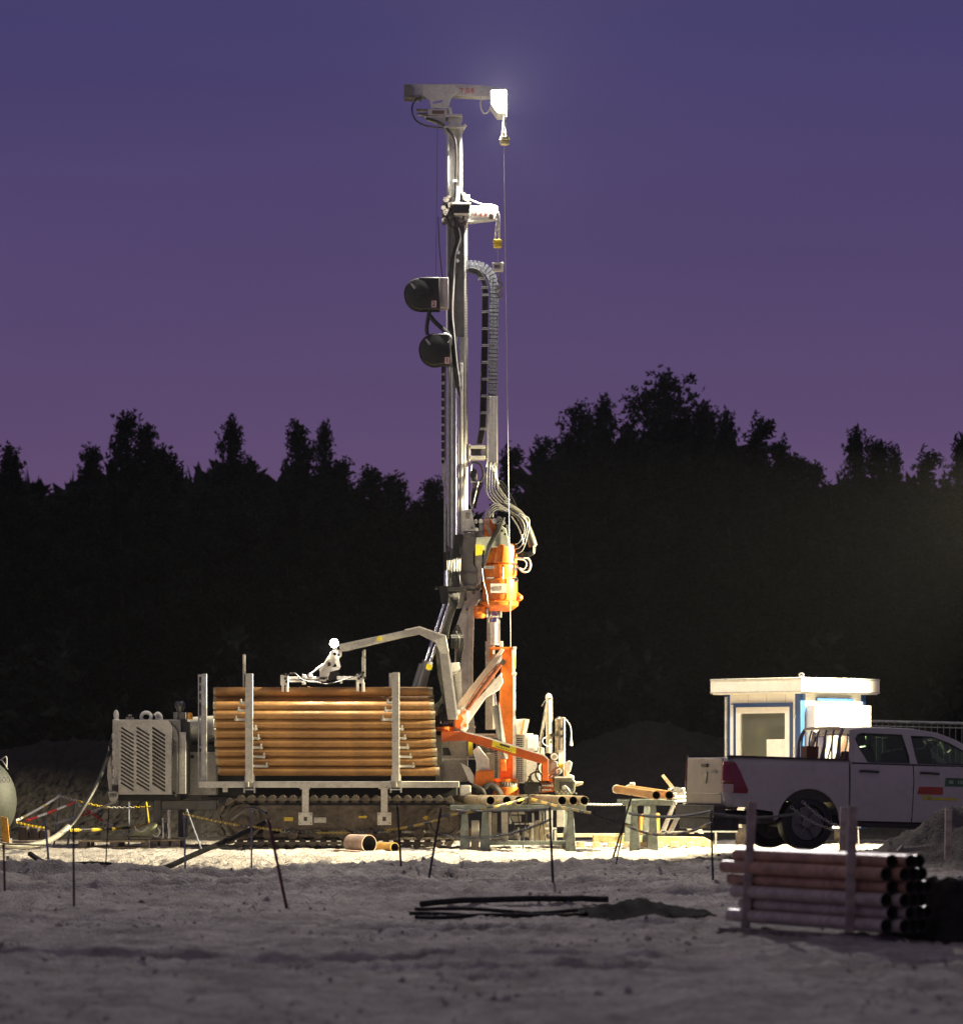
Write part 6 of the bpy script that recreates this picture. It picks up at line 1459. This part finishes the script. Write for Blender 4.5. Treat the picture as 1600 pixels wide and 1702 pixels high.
# ------------------------------------------------------------------ pipe stack in the right foreground
e_dir = Vector((-math.sin(R(27)), math.cos(R(27)), 0)); side_ = Vector((math.cos(R(27)), math.sin(R(27)), 0))
E0 = P(1478, 0, 29.0); E0.z = gh(E0.x + .2, 29.4) + .02
rowlab = ['lowest', 'second lowest', 'third from the bottom', 'third from the top', 'second from the top', 'topmost']
rr = .056
for r_ in range(6):
    for c_ in range(4 if r_ < 5 else 3):
        off = side_ * (c_ * rr * 2.04 + (rr if r_ % 2 else 0)) + Vector((0, 0, rr + .055 + r_ * rr * 1.86)) - e_dir * (.05 * ((r_ * 3 + c_ * 2) % 3 - 1))
        a = E0 + off; b_ = a + e_dir * (2.42 + .12 * math.sin(r_ * 5 + c_ * 3))
        m_ = [PIPEG, PIPEG, PIPEG, PIPER, PIPER, PIPER][r_]
        kw = dict(label=('grey' if r_ < 3 else 'red brown') + ' pipe in the outer column of the foreground stack, ' + rowlab[r_], group='pipes of the foreground stack') if c_ == 0 else dict(label='pipe deeper inside the foreground stack, showing only its dark open end', group='pipes deeper in the foreground stack')
        MB().pipe(a, b_, rr, .006, 20, 0, 1, True).top('stacked_pipe', [m_, INNER], kw['label'], 'pipe', kw['group'])
POSTM = mat('grey_brown_post', (.46, .39, .33), .8, 0, .25, 9, .3, 40)
for xb_, yb1, xt, yt, d, lab in ((1238, 1549, 1250, 1333, 30.9, 'leaning post at the left end of the foreground pipe stack'), (1411, 1546, 1417, 1340, 29.4, 'post at the right end of the foreground pipe stack, before the pickup')):
    MB().beam(P(xb_, yb1 + 5, d), P(xt, yt, d), .075, .075, (0, 1, 0)).top('stack_post', POSTM, lab, 'post', 'posts of the foreground pipe stack', bev=.006)
MB().beam(P(1400, 1440, 40), P(1403, 1342, 40), .09, .09, (0, 1, 0)).top('stack_post', POSTM, 'post just left of the right stack post, before the pickup sill', 'post', bev=.006)
MB().beam(E0 + Vector((-.12, .4, -.04)), E0 + e_dir * 2.4 + Vector((-.1, 0, -.04)), .12, .10).top('bearer_timber', WOODG, 'pale bearer timber along the bottom of the foreground pipe stack', 'timber', bev=.008)
MB().beam(P(1575, 1430, 44), P(1576, 1345, 44), .08, .08, (0, 1, 0)).top('wooden_stake', POSTM, 'wooden stake standing on the mound before the truck door', 'stake', bev=.006)
# dark sheeted bundle right of the stack
gx = np.linspace(0, 1, 40); gy = np.linspace(0, 1, 26); V = []
for v_ in gy:
    for u_ in gx:
        a = math.pi * v_
        px_, py_ = u_ * 1.5, (v_ - .5) * 1.3
        q = E0 + side_ * (.50 + px_) + e_dir * (.6 + py_)
        hh = .50 * min(1, 3.4 * math.sin(a)) * min(1, 7 * u_ + .0) * (1 - .12 * u_)
        wr = .018 * math.sin(u_ * 31 + v_ * 9) + .014 * math.sin(v_ * 37 - u_ * 13)
        V.append((q.x + wr, q.y, gh(q.x, q.y) + max(0, hh + wr)))
F = [(r * 40 + c, r * 40 + c + 1, (r + 1) * 40 + c + 1, (r + 1) * 40 + c) for r in range(25) for c in range(39)]
MB().add(V, F).top('sheeted_bundle', mat('black_tarpaulin', (1, 1, 1)), 'dark sheeted bundle filling the right foreground beside the pipe stack', 'bundle')
MB().rod((1497, 1413, 38), (1545, 1409, 38), .025).rod((1500, 1408, 38), (1492, 1416, 38), .02).top('pipe_tool', STEEL, 'short grey pipe tool lying on the mound behind the stack', 'tool')

# ------------------------------------------------------------------ barrier stakes and plastic chains
STK = [  # x0,y0 (top) x1,y1 (foot) radius material label
    (122, 1372, 123, 1494, .012, REBAR, 'dark stake nearest the camera on the left, before the thick hose'),
    (181, 1345, 175, 1442, .009, REBAR, 'thin dark stake before the louvred engine housing'),
    (101, 1316, 89, 1398, .016, BLUEST, 'pale blue stake with chain tied at its top, leftmost of the back row'),
    (126, 1330, 112, 1402, .016, BLUEST, 'white stake where the red and white chains cross'),
    (214, 1333, 214, 1390, .016, BLUEST, 'blue stake under the corner of the engine housing'),
    (243, 1333, 248, 1370, .014, YEL, 'yellow stake leaning right beneath the engine housing'),
    (75, 1366, 83, 1448, .016, BLUEST, 'pale leaning stake standing in the sagging hose'),
    (6, 1402, 8, 1478, .014, REDST, 'reddish stake by the left edge of the photo'),
    (306, 1355, 308, 1440, .014, BLUEST, 'blue grey stake of the crossed pair left of the tracks'),
    (310, 1345, 339, 1420, .012, BLUEST, 'slanting blue stake of the crossed pair left of the tracks'),
    (418, 1345, 418, 1442, .012, BLUEST, 'faint grey stake before the sprocket end of the tracks'),
    (446, 1362, 478, 1492, .017, REDST, 'dark red stake leaning in the left centre foreground'),
    (660, 1338, 668, 1446, .015, REBAR, 'dark stake right of the yellow pipe offcut'),
    (733, 1342, 712, 1456, .015, REBAR, 'dark stake leaning left before the end of the tracks'),
    (878, 1320, 868, 1412, .011, REBAR, 'thin dark stake before the long trestle'),
    (913, 1342, 920, 1468, .016, REBAR, 'dark blue stake before the right half of the long trestle'),
    (1050, 1322, 1013, 1440, .014, REBAR, 'slanting dark stake crossing the end of the short trestle'),
    (1036, 1372, 1020, 1445, .010, REBAR, 'short thin stake close beside the slanting one at the short trestle'),
    (1181, 1345, 1185, 1466, .014, REBAR, 'dark stake before the pickup bumper'),
    (1334, 1312, 1336, 1414, .013, mat('pinkish_stake', (.34, .25, .25), .6, .1, .2, 12), 'tall pinkish stake before the rear wheel of the pickup'),
    (1313, 1332, 1333, 1414, .010, mat('grey_stake', (.28, .26, .27), .6, .1, .2, 12), 'thin slanting stake leaning on the tall pinkish one'),
    (1424, 1345, 1427, 1412, .012, mat('grey_stake', (1, 1, 1)), 'grey stake right of the posts before the pickup door'),
]
def dep(py): return min(62.5, 8400 / (py - HY))
for x0, y0, x1, y1, r_, m_, lab in STK:
    d = dep(y1) if y1 > 1402 else 61.5
    f_ = P(x1, y1 + 4, d); f_.z = min(f_.z, gh(f_.x, f_.y) - .04) if abs(f_.z - gh(f_.x, f_.y)) < .25 else f_.z
    m = MB().cyl(f_, P(x0, y0, d), r_, r_ * .9, n=8)
    h_ = P(x0, y0 + 4, d); m.lathe(h_ - Vector((0, 0, .01)), [(r_, 0), (r_ * 1.7, .004), (r_ * 1.7, .014), (r_, .018)], 8)
    m.top('barrier_stake', m_, lab, 'stake', 'stakes holding the chain barrier')
def ring(p, t_, flip, mi, mb, L=.052, W=.03, r_=.0055):
    z = t_.normalized(); up = Vector((0, 0, 1)); s_ = z.cross(up).normalized() if abs(z.dot(up)) < .95 else Vector((1, 0, 0)); u = s_.cross(z)
    ax = s_ if flip else u; n_ = z.cross(ax)
    c = [(-.5, -.25), (-.25, -.5), (.25, -.5), (.5, -.25), (.5, .25), (.25, .5), (-.25, .5), (-.5, .25)]
    vs = []
    for a, b_ in c:
        q = p + z * a * L + ax * b_ * W; o = (z * a * L + ax * b_ * W).normalized()
        vs += [q + o * r_, q - o * r_ * .5 + n_ * r_, q - o * r_ * .5 - n_ * r_]
    mb.add(vs, [(k * 3 + j, k * 3 + (j + 1) % 3, ((k + 1) % 8) * 3 + (j + 1) % 3, ((k + 1) % 8) * 3 + j) for k in range(8) for j in range(3)], mi)
def chain(a, b_, sag, mats, pat, label, sc=1.0):
    """a, b_ = (px, py, d); pat = list of (metres, material index) repeated"""
    A, B = P(*a), P(*b_); pts = []
    for i in range(25):
        t_ = i / 24; q = A.lerp(B, t_); q.z -= sag * 4 * t_ * (1 - t_); pts.append(q)
    mb = MB(); s_ = 0; tot = sum(p[0] for p in pat)
    for k, (q, t_) in enumerate(walk(pts, .038 * sc)):
        s_ = (k * .038 * sc) % tot; acc = 0; mi = 0
        for L, i in pat:
            acc += L
            if s_ < acc: mi = i; break
        ring(q, t_, k % 2, mi, mb, .052 * sc, .03 * sc, .0058 * sc)
    mb.top('barrier_chain', mats, label, 'chain', 'plastic barrier chains')
YB = [YEL, BLACKP]; RWm = [REDP, WHITEP]
chain((28, 1364, 58), (99, 1323, 61.5), .02, [WHITEP, YEL, BLACKP], [(.5, 0), (.2, 1), (.9, 0)], 'pale yellow chain rising from the tank to the top of the leftmost blue stake', 1.25)
chain((99, 1323, 61.5), (180, 1343, 61.5), .02, [WHITEP, YEL, REDP], [(.3, 0), (.55, 1), (.3, 0)], 'chain falling right from the leftmost blue stake', 1.2)
chain((180, 1343, 61.5), (247, 1341, 61.5), .01, [WHITEP, YEL], [(.42, 0), (.6, 1)], 'chain under the engine housing, grey then yellow', 1.2)
chain((45, 1364, 58.5), (125, 1333, 61.5), .015, [REDP, WHITEP], [(.62, 0), (.6, 1)], 'red then white chain rising to the white stake', 1.3)
chain((125, 1333, 61.5), (213, 1390, 60.5), .02, [WHITEP, REDP], [(.3, 0), (.55, 1), (.6, 0)], 'red and white chain falling right to the pallet', 1.4)
chain((92, 1369, 61), (192, 1332, 59.3), .03, [WHITEP, REDP], [(.85, 0), (.4, 1)], 'white chain ending red at the corner of the engine housing', 1.3)
chain((30, 1367, 57.5), (75, 1376, 57), .01, [YEL], [(1, 0)], 'short bright yellow chain beside the tank', 1.3)
chain((118, 1380, 57), (215, 1376, 60), .01, [YEL, BLACKP], [(.48, 0), (.6, 1)], 'level chain, yellow then dark, behind the thick hose', 1.3)
chain((215, 1376, 60), (262, 1366, 60), .01, [YEL], [(1, 0)], 'yellow chain rising over the green sack', 1.2)
chain((307, 1353, 50.5), (418, 1375, 50), .015, YB, [(.9, 0), (.7, 1)], 'yellow chain falling right from the crossed stakes')
chain((418, 1374, 50), (660, 1378, 48.5), .07, YB, [(.55, 0), (.62, 1)], 'long chain hanging before the tracks between two stakes')
chain((660, 1378, 48.5), (733, 1362, 46.5), .01, YB, [(.5, 0), (.3, 1)], 'yellow chain rising before the right end of the tracks')
chain((733, 1357, 46.5), (877, 1326, 57), .03, YB, [(.9, 1), (.75, 0)], 'chain rising from the leaning stake to the thin stake on the trestle')
chain((877, 1326, 57), (985, 1352, 50), .02, YB, [(.45, 1), (.7, 0)], 'yellow chain falling right across the casing ends')
chain((985, 1352, 50), (1048, 1372, 50.5), .01, YB, [(.9, 1)], 'dark chain between the two trestles')
chain((975, 1337, 57.5), (1042, 1337, 58), .01, [WHITEP], [(1, 0)], 'pale level chain between the two trestles')
chain((1042, 1337, 58), (1100, 1334, 58), .01, [YEL], [(1, 0)], 'yellow chain under the short trestle', 1.1)
chain((733, 1386, 46.5), (915, 1362, 43), .12, [BLACKP], [(1, 0)], 'dark chain sagging low before the long trestle')
chain((760, 1346, 46.5), (913, 1345, 43), .02, [BLACKP, REDST], [(.6, 0), (.2, 1)], 'taut dark chain along the long trestle')
chain((1045, 1352, 50), (1182, 1348, 42.5), .06, [BLACKP], [(1, 0)], 'dark chain hanging before the folding stands')
chain((1040, 1372, 50.5), (1182, 1368, 42.5), .14, [YEL, BLACKP], [(.4, 0), (.8, 1)], 'lower chain hanging before the folding stands')
chain((1335, 1334, 49), (1426, 1378, 49), .10, [mat('grey_plastic', (.35, .33, .33), .5), WHITEP], [(.5, 0), (.3, 1)], 'grey chain hanging before the rear wheel of the pickup')
chain((1316, 1343, 49), (1426, 1378, 49), .12, [mat('grey_plastic', (1, 1, 1)), WHITEP], [(.6, 0), (.2, 1)], 'lower grey chain before the rear wheel of the pickup')
chain((1182, 1352, 42.5), (1335, 1350, 49), .06, [BLACKP], [(1, 0)], 'dark chain hanging across the pickup bumper')

# ------------------------------------------------------------------ unseen floodlight masts, both added: right inferred from glow, left assumed to light rack
def assumed_light_mast(loc, aim, label):
    g = gh(loc.x, loc.y)
    t = thing('assumed_floodlight_mast', label, 'floodlight', (loc.x, loc.y, g), 'assumed floodlight masts outside the frame')
    dr = (Vector(aim) - loc).normalized()
    b = Vector((loc.x, loc.y, 0)) - Vector((dr.x, dr.y, 0)) * .3
    MB().cyl((b.x, b.y, g), (b.x, b.y, loc.z + .2), .06, .04, n=10).obj('pole', GALV, t)
    MB().box((b.x, b.y, g + .35), (1.1, .8, .6)).obj('generator', YEL, t, bev=.03)
    rot = dr.to_track_quat('-Z', 'Y').to_matrix()
    MB().box(loc - dr * .16, (.5, .36, .12), rot).obj('lamp_housing', BLACK, t, bev=.01)
    MB().beam(Vector((b.x, b.y, loc.z)), loc - dr * .2, .05, .05).obj('lamp_arm', GALV, t)
assumed_light_mast(ASSUMED_TOWER_R, (0.6, 59.6, 0.8), 'unseen floodlight mast beyond the right edge, assumed from its glow, shining at the drill')
assumed_light_mast(ASSUMED_TOWER_L, (-0.6, 59.8, 5.6), 'assumed unseen floodlight mast beyond the left edge, added to light the rack')
# ------------------------------------------------------------------ thin night haze that carries the glow of the lamps
hz = MB().box((0, 620, 13.5), (2600, 1300, 31)).obj('haze', [])
hm = bpy.data.materials.new('thin_haze'); hm.use_nodes = True; t = hm.node_tree
for n in list(t.nodes): t.nodes.remove(n)
o = t.nodes.new('ShaderNodeOutputMaterial'); pv = t.nodes.new('ShaderNodeVolumePrincipled'); pv.inputs['Density'].default_value = 0.00016; pv.inputs['Color'].default_value = (.85, .87, .95, 1); pv.inputs['Anisotropy'].default_value = .2
t.links.new(pv.outputs[0], o.inputs['Volume']); hz.data.materials.append(hm); tag(hz, 'thin night haze around the whole site', None, kind='stuff')
